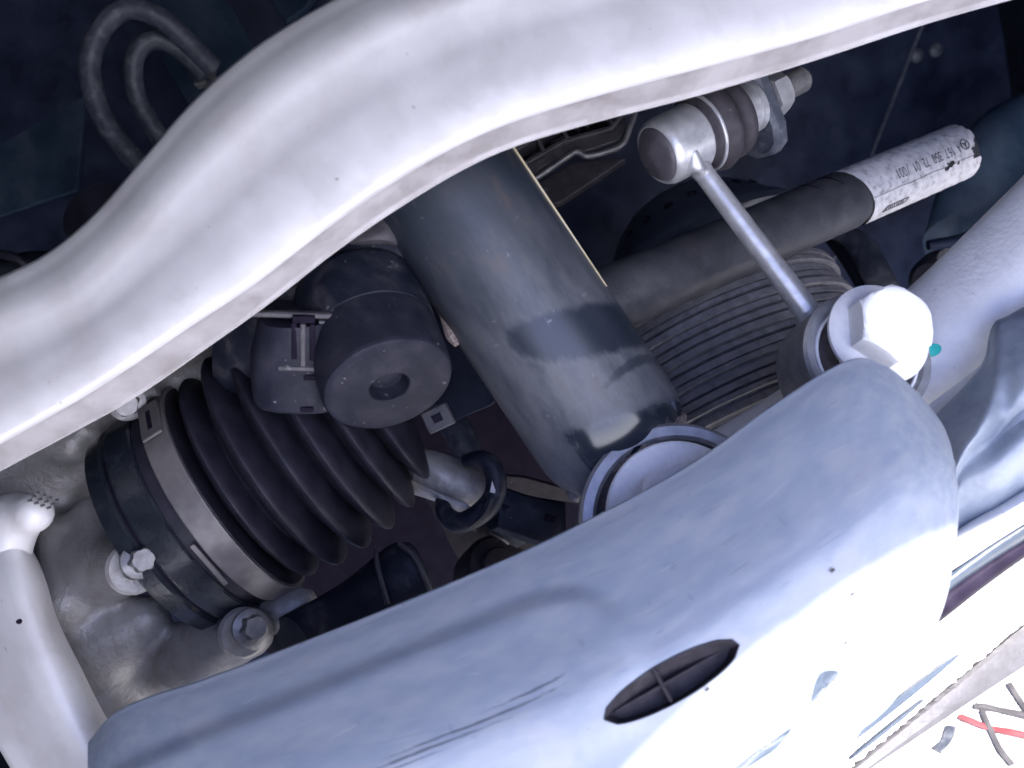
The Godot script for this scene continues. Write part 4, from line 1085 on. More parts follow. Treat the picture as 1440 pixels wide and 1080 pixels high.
func guard_plastic() -> StandardMaterial3D:      # blue grey plastic, mottled, with dark scuffs along it
	var w := 512
	var h := 900
	var im := Image.create(w, h, false, Image.FORMAT_RGB8)
	var nz := FastNoiseLite.new()
	nz.seed = 31
	nz.frequency = 1.0
	nz.fractal_octaves = 5
	for j in h:
		var v := float(j) / h
		for i in w:
			var u := float(i) / w
			var n := nz.get_noise_2d(u * 22.0, v * 26.0)
			var n2 := nz.get_noise_2d(u * 160.0 + 40.0, v * 60.0)
			var c := Color(0.25, 0.29, 0.355).lerp(Color(0.310, 0.340, 0.390), clampf(0.5 + 1.0 * n, 0.0, 1.0))
			c = c.lerp(Color(0.23, 0.265, 0.33), 0.38 * smoothstep(0.0, 0.34, nz.get_noise_2d(u * 14.0 + 20.0, v * 9.0 + 5.0)))
			c = c.lerp(Color(0.36, 0.37, 0.40), 0.4 * smoothstep(0.1, 0.5, nz.get_noise_2d(u * 9.0 + 70.0, v * 12.0)))
			var dark := 0.0
			for q in [[0.432, 0.355, 0.0032, 0.050], [0.452, 0.318, 0.0040, 0.040], [0.470, 0.300, 0.0022, 0.030], [0.412, 0.392, 0.0026, 0.026], [0.445, 0.255, 0.0040, 0.020]]:
				var e := Vector2((u - q[0] + 0.10 * (v - q[1])) / q[2], (v - q[1]) / q[3]).length()
				dark = maxf(dark, smoothstep(1.3, 0.5, e + 0.7 * n2))
			c = c.lerp(Color(0.05, 0.06, 0.08), dark * 0.75)
			im.set_pixel(i, j, c.linear_to_srgb())
	var rng := RandomNumberGenerator.new()
	rng.seed = 77
	for k in 150:      # fine scratches and grit trails
		var x := rng.randf_range(0.05, 0.62) * w
		var y := rng.randf() * h
		var turn := rng.randf_range(-0.5, 0.5)
		var long := int(rng.randf_range(3.0, 34.0))
		var shade := Color(0.12, 0.13, 0.15) if rng.randf() < 0.55 else Color(0.46, 0.47, 0.49)
		var strong := rng.randf_range(0.15, 0.6)
		for n in long:
			x += turn * 0.5 + rng.randf_range(-0.2, 0.2)
			y += 1.0
			var p := Vector2i(posmod(int(x), w), posmod(int(y), h))
			im.set_pixel(p.x, p.y, im.get_pixel(p.x, p.y).lerp(shade.linear_to_srgb(), strong * sin(PI * (n + 0.5) / long)))
	var m := StandardMaterial3D.new()
	m.albedo_texture = ImageTexture.create_from_image(im)
	m.roughness = 0.42
	m.detail_enabled = true
	m.detail_albedo = specks(8, 60, 0.6, 4.0, Color(0.07, 0.075, 0.09), 512, 0.4)
	m.detail_blend_mode = BaseMaterial3D.BLEND_MODE_MIX
	m.detail_uv_layer = BaseMaterial3D.DETAIL_UV_2
	m.uv2_triplanar = true
	m.uv2_scale = Vector3.ONE * 7.0
	return m

func guarded_arm() -> void:
	var a := thing("guarded_arm", "broad lower arm under a blue grey plastic stone guard with an oval drain", "control arm", Vector3(-0.0342, 0.3287, -0.3026))
	# sections: top edge, crease, foot
	var u := [Vector3(-0.2238, 0.3849, -0.3358), Vector3(-0.2085, 0.3902, -0.3356), Vector3(-0.1928, 0.3903, -0.3335), Vector3(-0.1636, 0.3856, -0.3297), Vector3(-0.1083, 0.3784, -0.3249), Vector3(-0.0538, 0.3723, -0.3206), Vector3(-0.0125, 0.3689, -0.3183), Vector3(0.042, 0.3676, -0.3167), Vector3(0.0881, 0.371, -0.319), Vector3(0.1204, 0.3708, -0.32), Vector3(0.1324, 0.3624, -0.318), Vector3(0.1389, 0.3477, -0.3137), Vector3(0.1425, 0.3313, -0.3099), Vector3(0.1425, 0.3211, -0.3083)]
	var c := [Vector3(-0.2303, 0.3564, -0.3041), Vector3(-0.2132, 0.3479, -0.2882), Vector3(-0.1875, 0.3452, -0.2809), Vector3(-0.157, 0.3427, -0.2768), Vector3(-0.1023, 0.3367, -0.2714), Vector3(-0.0534, 0.3299, -0.2668), Vector3(-0.0134, 0.3276, -0.266), Vector3(0.033, 0.3276, -0.2671), Vector3(0.0742, 0.3288, -0.2707), Vector3(0.1046, 0.3295, -0.2763), Vector3(0.1191, 0.3269, -0.2817), Vector3(0.1281, 0.324, -0.287), Vector3(0.1335, 0.3215, -0.2935), Vector3(0.138, 0.3186, -0.301)]
	var st := []
	for i in u.size():
		var t: Vector3 = u[i]
		var k: Vector3 = c[i]
		var s := t.distance_to(k) / 0.075
		var n := Vector3(0.0502, 0.8918, 0.4416)
		var back: Vector3 = Vector3(-0.1585, -0.9399, -0.3177) * 0.05 * minf(1.0, s)
		var low: Vector3 = k + Vector3(-0.1835, -0.789, 0.2233) * 0.075 * minf(1.0, s) * clampf((c.size() - 1.0 - i) / 5.0, 0.15, 1.0)
		st.append(PackedVector3Array([
			t - n * 0.006 * s + Vector3(-0.0634, -0.5989, -0.7398) * 0.010 * s, t, t.lerp(k, 0.07) + n * 0.0028 * s, t.lerp(k, 0.28) + n * 0.0050 * s, t.lerp(k, 0.55) + n * 0.0056 * s, t.lerp(k, 0.82) + n * 0.0052 * s,
			k + n * 0.0012 * s, k.lerp(low, 0.5) + Vector3(0, 0.0003, 0.0009), low, low + Vector3(-0.0567, -0.5283, -0.8719) * 0.006, k + Vector3(-0.05, -0.4234, -0.9101) * 0.010, t.lerp(k, 0.5) - n * 0.002 + Vector3(0, -0.001, -0.0028)]))
	var raise := func(rows: Array) -> Array:
		var b0 := Vector3(-0.3091, 0.3825, -0.2902)
		var b1 := Vector3(-0.0354, 0.3368, -0.2821)
		var n := Vector3(0.0502, 0.8918, 0.4416).normalized()
		for row in rows:
			for j in row.size():
				var p: Vector3 = row[j]
				var q := Geometry3D.get_closest_point_to_segment(p, b0, b1)
				var h := smoothstep(0.033, 0.023, p.distance_to(q))
				row[j] = p + n * 0.0026 * h
		return rows
	var g := Geo.new()
	g.loft(st, 18, 9, true, raise)
	# the oval drain: faces inside it go, those on its border move onto it
	var dc := Vector3(-0.0039, 0.3239, -0.2653)
	var dx := (Vector3(0.0239, 0.3214, -0.268) - Vector3(-0.0313, 0.3245, -0.2648)) * 0.5
	var nrm := Vector3(0.0384, 0.5754, 0.8016).normalized()
	nrm = (nrm - dx.normalized() * nrm.dot(dx.normalized())).normalized()
	var dy := dx.normalized().cross(nrm) * 0.0072
	var oval := func(p: Vector3) -> float:
		var q := p - dc
		if absf(q.dot(nrm)) > 0.0055:
			return 9.0
		return Vector2(q.dot(dx) / dx.length_squared(), q.dot(dy) / dy.length_squared()).length()
	var border := {}
	var near := {}
	var es := PackedFloat32Array()
	for p in g.t:
		es.append(oval.call(p))
		if es[-1] > 0.6 and es[-1] < 1.7:
			near[p.snappedf(0.00002)] = true
	for i in range(0, g.t.size(), 3):
		if maxf(es[i], maxf(es[i + 1], es[i + 2])) > 1.0:
			for k in 3:
				if es[i + k] < 1.0:
					border[Vector3i((g.t[i + k] * 40000.0).round())] = true
	var loop := []
	for i in g.t.size():
		if es[i] < 1.0 and border.has(Vector3i((g.t[i] * 40000.0).round())):
			var q := g.t[i] - dc
			var on_plane := dc + (q - nrm * q.dot(nrm)) / maxf(es[i], 0.05)
			var sum := 0.0
			var weight := 0.0
			for p in near:
				var o: Vector3 = p - on_plane
				var up := o.dot(nrm)
				var w := exp(-(o.length_squared() - up * up) / 4e-6)
				sum += w * up
				weight += w
			g.t[i] = on_plane + nrm * sum / maxf(weight, 1e-9)
			es[i] = 1.0
			loop.append(g.t[i])
	var kept := Geo.new()
	var edges := {}
	var inside := PackedVector3Array()
	for i in range(0, g.t.size(), 3):
		if maxf(es[i], maxf(es[i + 1], es[i + 2])) < 1.0005:
			inside.append_array([g.t[i], g.t[i + 1], g.t[i + 2]])
		else:
			kept.tri(g.t[i], g.t[i + 1], g.t[i + 2], g.uv[i], g.uv[i + 1], g.uv[i + 2])
	put("stone_guard", kept, guard_plastic(), a, 60.0)
	var wall := Geo.new()
	for i in range(0, inside.size(), 3):
		for k in 3:
			var p := inside[i + k]
			var q := inside[i + (k + 1) % 3]
			var key := [Vector3i((p * 40000.0).round()), Vector3i((q * 40000.0).round())]
			if edges.has([key[1], key[0]]):
				edges.erase([key[1], key[0]])
			else:
				edges[key] = [p, q]
	loop.sort_custom(func(p, q): return atan2((p - dc).dot(dy) / dy.length_squared(), (p - dc).dot(dx) / dx.length_squared()) < atan2((q - dc).dot(dy) / dy.length_squared(), (q - dc).dot(dx) / dx.length_squared()))
	var rim := PackedVector3Array()
	for p in loop:
		if rim.is_empty() or rim[-1].distance_to(p) > 0.0008:
			rim.append(p)
	rim.append(rim[0])
	var roll := Geo.new()
	roll.tube(rim, [0.00035], 8, false)
	put("drain_rim", roll, M.plastic, a, 60.0)
	var deep := -nrm * 0.012
	for e in edges.values():
		wall.quad(e[0], e[1], e[1] + deep * 0.45 + (dc - e[1]) * 0.1, e[0] + deep * 0.45 + (dc - e[0]) * 0.1)
		wall.tri(e[0] + deep * 0.45 + (dc - e[0]) * 0.1, e[1] + deep * 0.45 + (dc - e[1]) * 0.1, dc + deep * 0.62)
	# two blue grey patches colour in the shade of recesses, with some chips lower on the face, laid on the skin
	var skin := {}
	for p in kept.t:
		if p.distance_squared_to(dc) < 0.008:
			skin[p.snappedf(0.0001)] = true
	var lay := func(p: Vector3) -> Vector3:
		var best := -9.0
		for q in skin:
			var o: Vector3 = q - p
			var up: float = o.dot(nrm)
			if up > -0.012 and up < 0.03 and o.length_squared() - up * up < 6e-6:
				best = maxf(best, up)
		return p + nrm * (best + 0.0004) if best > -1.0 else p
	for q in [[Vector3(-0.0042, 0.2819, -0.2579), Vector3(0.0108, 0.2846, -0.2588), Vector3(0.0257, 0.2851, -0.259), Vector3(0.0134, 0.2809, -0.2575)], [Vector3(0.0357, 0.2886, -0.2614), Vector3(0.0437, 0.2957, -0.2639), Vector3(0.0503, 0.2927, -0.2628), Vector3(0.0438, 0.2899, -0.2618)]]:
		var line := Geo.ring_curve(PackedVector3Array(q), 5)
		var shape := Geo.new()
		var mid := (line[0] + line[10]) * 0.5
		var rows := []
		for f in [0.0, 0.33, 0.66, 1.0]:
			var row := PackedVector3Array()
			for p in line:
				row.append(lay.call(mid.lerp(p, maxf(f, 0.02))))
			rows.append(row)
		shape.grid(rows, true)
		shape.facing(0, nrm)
		put("recess_shade", shape, M.strip, a, 70.0)
	for q in [Vector3(0.0578, 0.302, -0.263), Vector3(-0.0071, 0.3036, -0.2647), Vector3(0.0052, 0.3124, -0.2668), Vector3(0.0665, 0.327, -0.27), Vector3(0.0687, 0.3159, -0.267), Vector3(0.0861, 0.3093, -0.2689)]:
		var chip := Geo.new()
		var centre: Vector3 = lay.call(q)
		var row := PackedVector3Array()
		for k in 9:
			var ang := TAU * k / 9.0
			row.append(lay.call(centre + (dx.normalized() * cos(ang) * 1.5 + dy.normalized() * sin(ang)) * 0.0007 * (1.0 + 0.4 * sin(k * 2.7))))
		chip.fan(row)
		chip.facing(0, nrm)
		put("chip", chip, M.grey_strip, a, 70.0)
	var drain := put("drain", wall, M.boot_rubber, a, 50.0, "dark oval drain opening with a cross rib")
	g = Geo.new()
	g.box(dc + deep * 0.42 - dx * 0.12, dx.normalized() * 0.0008, dy.normalized() * 0.0066, nrm * 0.0030, 0.0003)
	g.box(dc + deep * 0.46, dx * 0.85, dy.normalized() * 0.0008, nrm * 0.0022, 0.0003)
	put("rib", g, M.boot_rubber, drain)

	# body of the arm below the guard
	g = Geo.new()
	var bs := []
	for q in [
		[Vector3(-0.2585, 0.3073, -0.2905), Vector3(-0.2514, 0.2383, -0.259), Vector3(-0.2881, 0.1806, -0.2912)],
		[Vector3(-0.1261, 0.2962, -0.2695), Vector3(-0.1203, 0.2287, -0.2427), Vector3(-0.1396, 0.1664, -0.2754)],
		[Vector3(-0.0305, 0.2924, -0.2659), Vector3(-0.0233, 0.2366, -0.2456), Vector3(-0.0262, 0.178, -0.2796)],
		[Vector3(0.0198, 0.2968, -0.2675), Vector3(0.0299, 0.2683, -0.2572), Vector3(0.0355, 0.2201, -0.2896)],
		[Vector3(0.0662, 0.3044, -0.2735), Vector3(0.0693, 0.2795, -0.2666), Vector3(0.0816, 0.2411, -0.2973)],
		[Vector3(0.096, 0.3079, -0.279), Vector3(0.0953, 0.2824, -0.2751), Vector3(0.1064, 0.2525, -0.3014)],
		[Vector3(0.1134, 0.3086, -0.2856), Vector3(0.1121, 0.2874, -0.2854), Vector3(0.1211, 0.2656, -0.3062)],
		[Vector3(0.1254, 0.3041, -0.2957), Vector3(0.122, 0.2889, -0.2966), Vector3(0.1274, 0.2753, -0.3097)]]:
		var t: Vector3 = q[0]
		var f: Vector3 = q[1]
		var r: Vector3 = q[2]
		bs.append(PackedVector3Array([t, t.lerp(f, 0.3) + Vector3(0, 0.0007, 0.0019), t.lerp(f, 0.75) + Vector3(0, 0.0005, 0.0014), f, f.lerp(r, 0.35), r, t.lerp(r, 0.5) + Vector3(0, -0.0068, -0.0188), t + Vector3(0, -0.0051, -0.0141)]))
	g.loft(bs, 8, 5)
	put("arm_body", g, M.bright_alu, a, 50.0)


# ---------------------------------------------------------------- sheet, sill, rail and litter, lower right

func sill_and_litter() -> void:
	var f := thing("folded_shield", "pale blue folded plastic shield at the right edge beside the guard's end", "shield", Vector3(0.1757, 0.2974, -0.3337))
	var g := Geo.new()
	var rows := []
	for q in [
		[Vector3(0.1455, 0.3169, -0.3323), Vector3(0.1382, 0.2927, -0.3192), Vector3(0.1185, 0.2845, -0.3077), Vector3(0.1113, 0.2764, -0.3091)],
		[Vector3(0.1537, 0.3182, -0.3307), Vector3(0.1422, 0.3107, -0.3088), Vector3(0.1293, 0.2861, -0.3062), Vector3(0.1179, 0.2734, -0.3101)],
		[Vector3(0.1787, 0.327, -0.3317), Vector3(0.1531, 0.3199, -0.3057), Vector3(0.1396, 0.2976, -0.3082), Vector3(0.1357, 0.2758, -0.3131)],
		[Vector3(0.1914, 0.3379, -0.3357), Vector3(0.168, 0.3197, -0.3099), Vector3(0.153, 0.3035, -0.3019), Vector3(0.1498, 0.2768, -0.3113)],
		[Vector3(0.1994, 0.3392, -0.3351), Vector3(0.1792, 0.3261, -0.308), Vector3(0.1655, 0.3078, -0.2992), Vector3(0.1656, 0.2797, -0.3103)],
		[Vector3(0.2185, 0.3387, -0.3349), Vector3(0.1965, 0.3289, -0.3047), Vector3(0.1851, 0.3103, -0.298), Vector3(0.1886, 0.2803, -0.3105)],
		[Vector3(0.2592, 0.3364, -0.3341), Vector3(0.2347, 0.3302, -0.3031), Vector3(0.2246, 0.3105, -0.2981), Vector3(0.2318, 0.2798, -0.3103)]]:
		var s := Vector3(0.0366, -0.4704, -0.893) * 0.006
		rows.append(PackedVector3Array([q[0], q[0].lerp(q[1], 0.5) + Vector3(0, 0.0014, 0.0038), q[1], q[1].lerp(q[2], 0.5) + Vector3(0, -0.0014, -0.0038), q[2], q[3], q[3] + s, q[2] + s, q[1] + s, q[0] + s]))
	g.loft(rows, 7, 5)
	put("sheet", g, M.flap, f, 60.0)

	var w := thing("pale_beam", "pale beam running from the guarded arm to the right edge below the shield", "beam", Vector3(0.1506, 0.2564, -0.3188))
	g = Geo.new()
	g.loft([
		[Vector3(0.0673, 0.2591, -0.3113), Vector3(0.0667, 0.2591, -0.2985), Vector3(0.0686, 0.2474, -0.3006), Vector3(0.0679, 0.2296, -0.3197)],
		[Vector3(0.1123, 0.2714, -0.3158), Vector3(0.1097, 0.2754, -0.3023), Vector3(0.1133, 0.2637, -0.3066), Vector3(0.1152, 0.2459, -0.3256)],
		[Vector3(0.1352, 0.274, -0.3167), Vector3(0.1311, 0.2804, -0.302), Vector3(0.1358, 0.2673, -0.3079), Vector3(0.1391, 0.2486, -0.3266)],
		[Vector3(0.1698, 0.2753, -0.3172), Vector3(0.164, 0.2817, -0.3025), Vector3(0.1691, 0.269, -0.3085), Vector3(0.1753, 0.25, -0.3271)],
		[Vector3(0.2279, 0.2772, -0.3179), Vector3(0.2197, 0.2836, -0.3032), Vector3(0.2263, 0.2708, -0.3092), Vector3(0.2361, 0.252, -0.3278)]], 7, 5)
	put("beam", g, M.bright_alu, w, 50.0)

	w = thing("blue_strip", "blue grey channel strip under the pale beam at the right edge", "strip", Vector3(0.1495, 0.2412, -0.3239))
	g = Geo.new()
	g.loft([
		[Vector3(0.0689, 0.2249, -0.3244), Vector3(0.0704, 0.2275, -0.3189), Vector3(0.0718, 0.224, -0.3198), Vector3(0.0707, 0.2098, -0.3338)],
		[Vector3(0.1142, 0.2419, -0.3284), Vector3(0.1152, 0.2448, -0.321), Vector3(0.1167, 0.2375, -0.3236), Vector3(0.1181, 0.2229, -0.3386)],
		[Vector3(0.1433, 0.2491, -0.3289), Vector3(0.1425, 0.2498, -0.3207), Vector3(0.1455, 0.2407, -0.3248), Vector3(0.1486, 0.2255, -0.3395)],
		[Vector3(0.1783, 0.2529, -0.3282), Vector3(0.1764, 0.253, -0.3197), Vector3(0.1802, 0.2428, -0.3245), Vector3(0.1853, 0.2268, -0.34)],
		[Vector3(0.2359, 0.2567, -0.3274), Vector3(0.2335, 0.2557, -0.3207), Vector3(0.2384, 0.2454, -0.3255), Vector3(0.246, 0.2291, -0.3408)]], 7, 4)
	put("strip", g, M.strip, w, 50.0)

	w = thing("gap_shade", "black seal wedged in the gap between the blue grey strip and the worn sill", "filler", Vector3(0.1358, 0.2376, -0.3173))
	g = Geo.new()  # dark strip standing for the shade in an empty gap
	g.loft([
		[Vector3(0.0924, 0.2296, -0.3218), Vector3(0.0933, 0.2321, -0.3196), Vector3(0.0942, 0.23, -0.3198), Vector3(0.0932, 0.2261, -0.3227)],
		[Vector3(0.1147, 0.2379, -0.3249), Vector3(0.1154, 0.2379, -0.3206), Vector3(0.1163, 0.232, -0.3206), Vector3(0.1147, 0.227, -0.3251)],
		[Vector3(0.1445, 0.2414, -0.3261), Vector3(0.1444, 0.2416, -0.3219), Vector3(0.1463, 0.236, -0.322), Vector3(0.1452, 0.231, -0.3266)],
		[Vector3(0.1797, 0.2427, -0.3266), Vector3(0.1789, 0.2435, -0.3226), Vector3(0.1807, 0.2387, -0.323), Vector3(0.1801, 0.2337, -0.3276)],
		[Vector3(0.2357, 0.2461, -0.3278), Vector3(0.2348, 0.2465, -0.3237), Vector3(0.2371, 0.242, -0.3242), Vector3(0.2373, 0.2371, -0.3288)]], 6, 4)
	put("filler", g, M.dark, w, 50.0)

	# the worn sill: a board with a ragged edge and long slots
	w = thing("worn_sill", "chalky white sill board with a ragged edge and long slots, lower right", "sill", Vector3(0.0789, 0.2059, -0.3217))
	g = Geo.new()
	var nz := FastNoiseLite.new()
	nz.seed = 12
	nz.frequency = 1.0
	nz.fractal_octaves = 4
	rows = []
	var a0 := Vector3(-0.1313, 0.2098, -0.3072)
	var a1 := Vector3(0.2354, 0.2352, -0.3377)
	var b0 := Vector3(-0.0946, 0.1824, -0.2919)
	var b1 := Vector3(0.2602, 0.2218, -0.3275)
	for i in 181:
		var s := i / 180.0
		var t := a0.lerp(a1, s) + (a0 - b0).normalized() * (0.0018 * nz.get_noise_1d(s * 60.0) + 0.0012 * nz.get_noise_1d(s * 240.0 + 50.0))
		var b := b0.lerp(b1, s) + (b0 - a0).normalized() * (0.0016 * nz.get_noise_1d(s * 70.0 + 90.0) + 0.0012 * nz.get_noise_1d(s * 260.0 + 150.0))
		var thick := Vector3(-0.0211, -0.6019, -0.8451) * 0.012
		rows.append(PackedVector3Array([t, t.lerp(b, 0.06) + Vector3(0, 0.0004, 0.0011), t.lerp(b, 0.33) + Vector3(0, 0.0007, 0.0019), t.lerp(b, 0.66) + Vector3(0, 0.0007, 0.0019), t.lerp(b, 0.95) + Vector3(0, 0.0003, 0.0009), b, b + thick, t + thick]))
	g.grid(rows, true)
	g.fan(rows[0])
	var mark := g.t.size()
	g.fan(rows[-1])
	g.flip(mark)
	g.outward(0)
	put("board", g, M.worn_white, w, 35.0)
	for q in [[Vector3(-0.0033, 0.2196, -0.3044), Vector3(0.0693, 0.2209, -0.3107), 0.0034, 0.0], [Vector3(0.0392, 0.213, -0.3041), Vector3(0.1135, 0.218, -0.3112), 0.0016, 0.0], [Vector3(0.0465, 0.2071, -0.3019), Vector3(0.089, 0.2099, -0.3067), 0.0007, 0.0]]:
		g = Geo.new()
		var d: Vector3 = q[1] - q[0]
		var n := Vector3(0.0933, 0.3999, 0.9186).normalized()
		var side := d.cross(n).normalized()
		var row0 := PackedVector3Array()
		for i in 24:
			var ang := TAU * i / 24.0
			var taper := 1.0 if q[2] < 0.003 else clampf(0.5 - 0.5 * cos(ang), 0.12, 1.0)
			row0.append((q[0] + q[1]) * 0.5 + d * 0.5 * cos(ang) + side * float(q[2]) * sin(ang) * (1.0 if q[2] < 0.003 else 1.0))
		g.plate(row0, n * -0.003, 0.0003)
		put("slot", g, M.strip, w)

	w = thing("rail", "grey rail lying along the lower right corner beside the sill", "rail", Vector3(0.1109, 0.1705, -0.3301))
	g = Geo.new()
	rows = []
	for i in 121:
		var s := i / 120.0
		var t := Vector3(-0.1227, 0.1533, -0.3111).lerp(Vector3(0.2486, 0.196, -0.3458), s)
		var b := Vector3(-0.0867, 0.1665, -0.318).lerp(Vector3(0.255, 0.1698, -0.3384), s)
		var wob := 0.0007 * nz.get_noise_1d(s * 90.0 + 300.0)
		t += (t - b).normalized() * wob
		rows.append(PackedVector3Array([t, t.lerp(b, 0.08) + Vector3(0, 0.0005, 0.0015), t.lerp(b, 0.5) + Vector3(0, 0.001, 0.0028), t.lerp(b, 0.92) + Vector3(0, 0.0005, 0.0013), b, b + Vector3(0, -0.0041, -0.0113), t + Vector3(0, -0.0041, -0.0113)]))
	g.grid(rows, true)
	g.fan(rows[0])
	mark = g.t.size()
	g.fan(rows[-1])
	g.flip(mark)
	g.outward(0)
	put("rail", g, M.rail, w, 35.0)

	# litter on the concrete: offcuts of strip
	litter("strip_offcut", "pink curved plastic offcut lying on the ground in the lower right corner", [Vector3(0.1494, 0.0168, -0.4551), Vector3(0.1606, 0.0035, -0.4502), Vector3(0.1732, -0.0075, -0.4462), Vector3(0.1952, -0.0257, -0.4396)], 0.0019, M.pink)
	litter("strip_offcut", "grey plastic offcut lying just above the pink one on the ground", [Vector3(0.1617, 0.0179, -0.4555), Vector3(0.1728, 0.0098, -0.4525), Vector3(0.1836, 0.0004, -0.4491), Vector3(0.2015, -0.0156, -0.4433)], 0.0019, M.grey_strip)
	litter("strip_offcut", "short grey offcut at the right edge on the ground, steeply turned", [Vector3(0.1926, 0.0103, -0.4634), Vector3(0.1929, 0.0017, -0.4602), Vector3(0.1939, -0.0105, -0.4558)], 0.0017, M.grey_strip)
	litter("strip_offcut", "small bent blue grey offcut lying alone left of the pink one", [Vector3(0.1388, 0.0228, -0.4466), Vector3(0.1321, 0.0173, -0.4446), Vector3(0.1226, 0.0142, -0.4435)], 0.0030, M.hose)
	litter("strip_offcut", "crumpled grey offcut crossing under the pink one on the ground", [Vector3(0.166, 0.0083, -0.4573), Vector3(0.1628, -0.0019, -0.4483), Vector3(0.162, -0.015, -0.4435), Vector3(0.1612, -0.0169, -0.4322)], 0.0017, M.grey_strip)

func litter(called: String, label: String, pts: Array, half: float, m: Material) -> void:
	var line := curve(pts, 6)
	for i in line.size():
		line[i] = Vector3(0, 0.55, 0) + (line[i] - Vector3(0, 0.55, 0)) * (0.55 - 0.004) / (0.55 - line[i].y)
	var t := thing(called, label, "offcut", line[0], "plastic offcuts on the ground")
	var g := Geo.new()
	var rows := []
	for i in line.size():
		var d := (line[mini(i + 1, line.size() - 1)] - line[maxi(i - 1, 0)]).normalized()
		var s := d.cross(Vector3.UP).normalized() * half
		var up := Vector3(0, 0.0012 + 0.0006 * sin(i * 0.6), 0)
		rows.append(PackedVector3Array([line[i] - s - up * 0.4, line[i] - s + up, line[i] + up * 1.4, line[i] + s + up, line[i] + s - up * 0.4]))
	g.grid(rows, true)
	g.fan(rows[0])
	var mark := g.t.size()
	g.fan(rows[-1])
	g.flip(mark)
	g.outward(0)
	put("offcut", g, m, t)


# ---------------------------------------------------------------- shapes

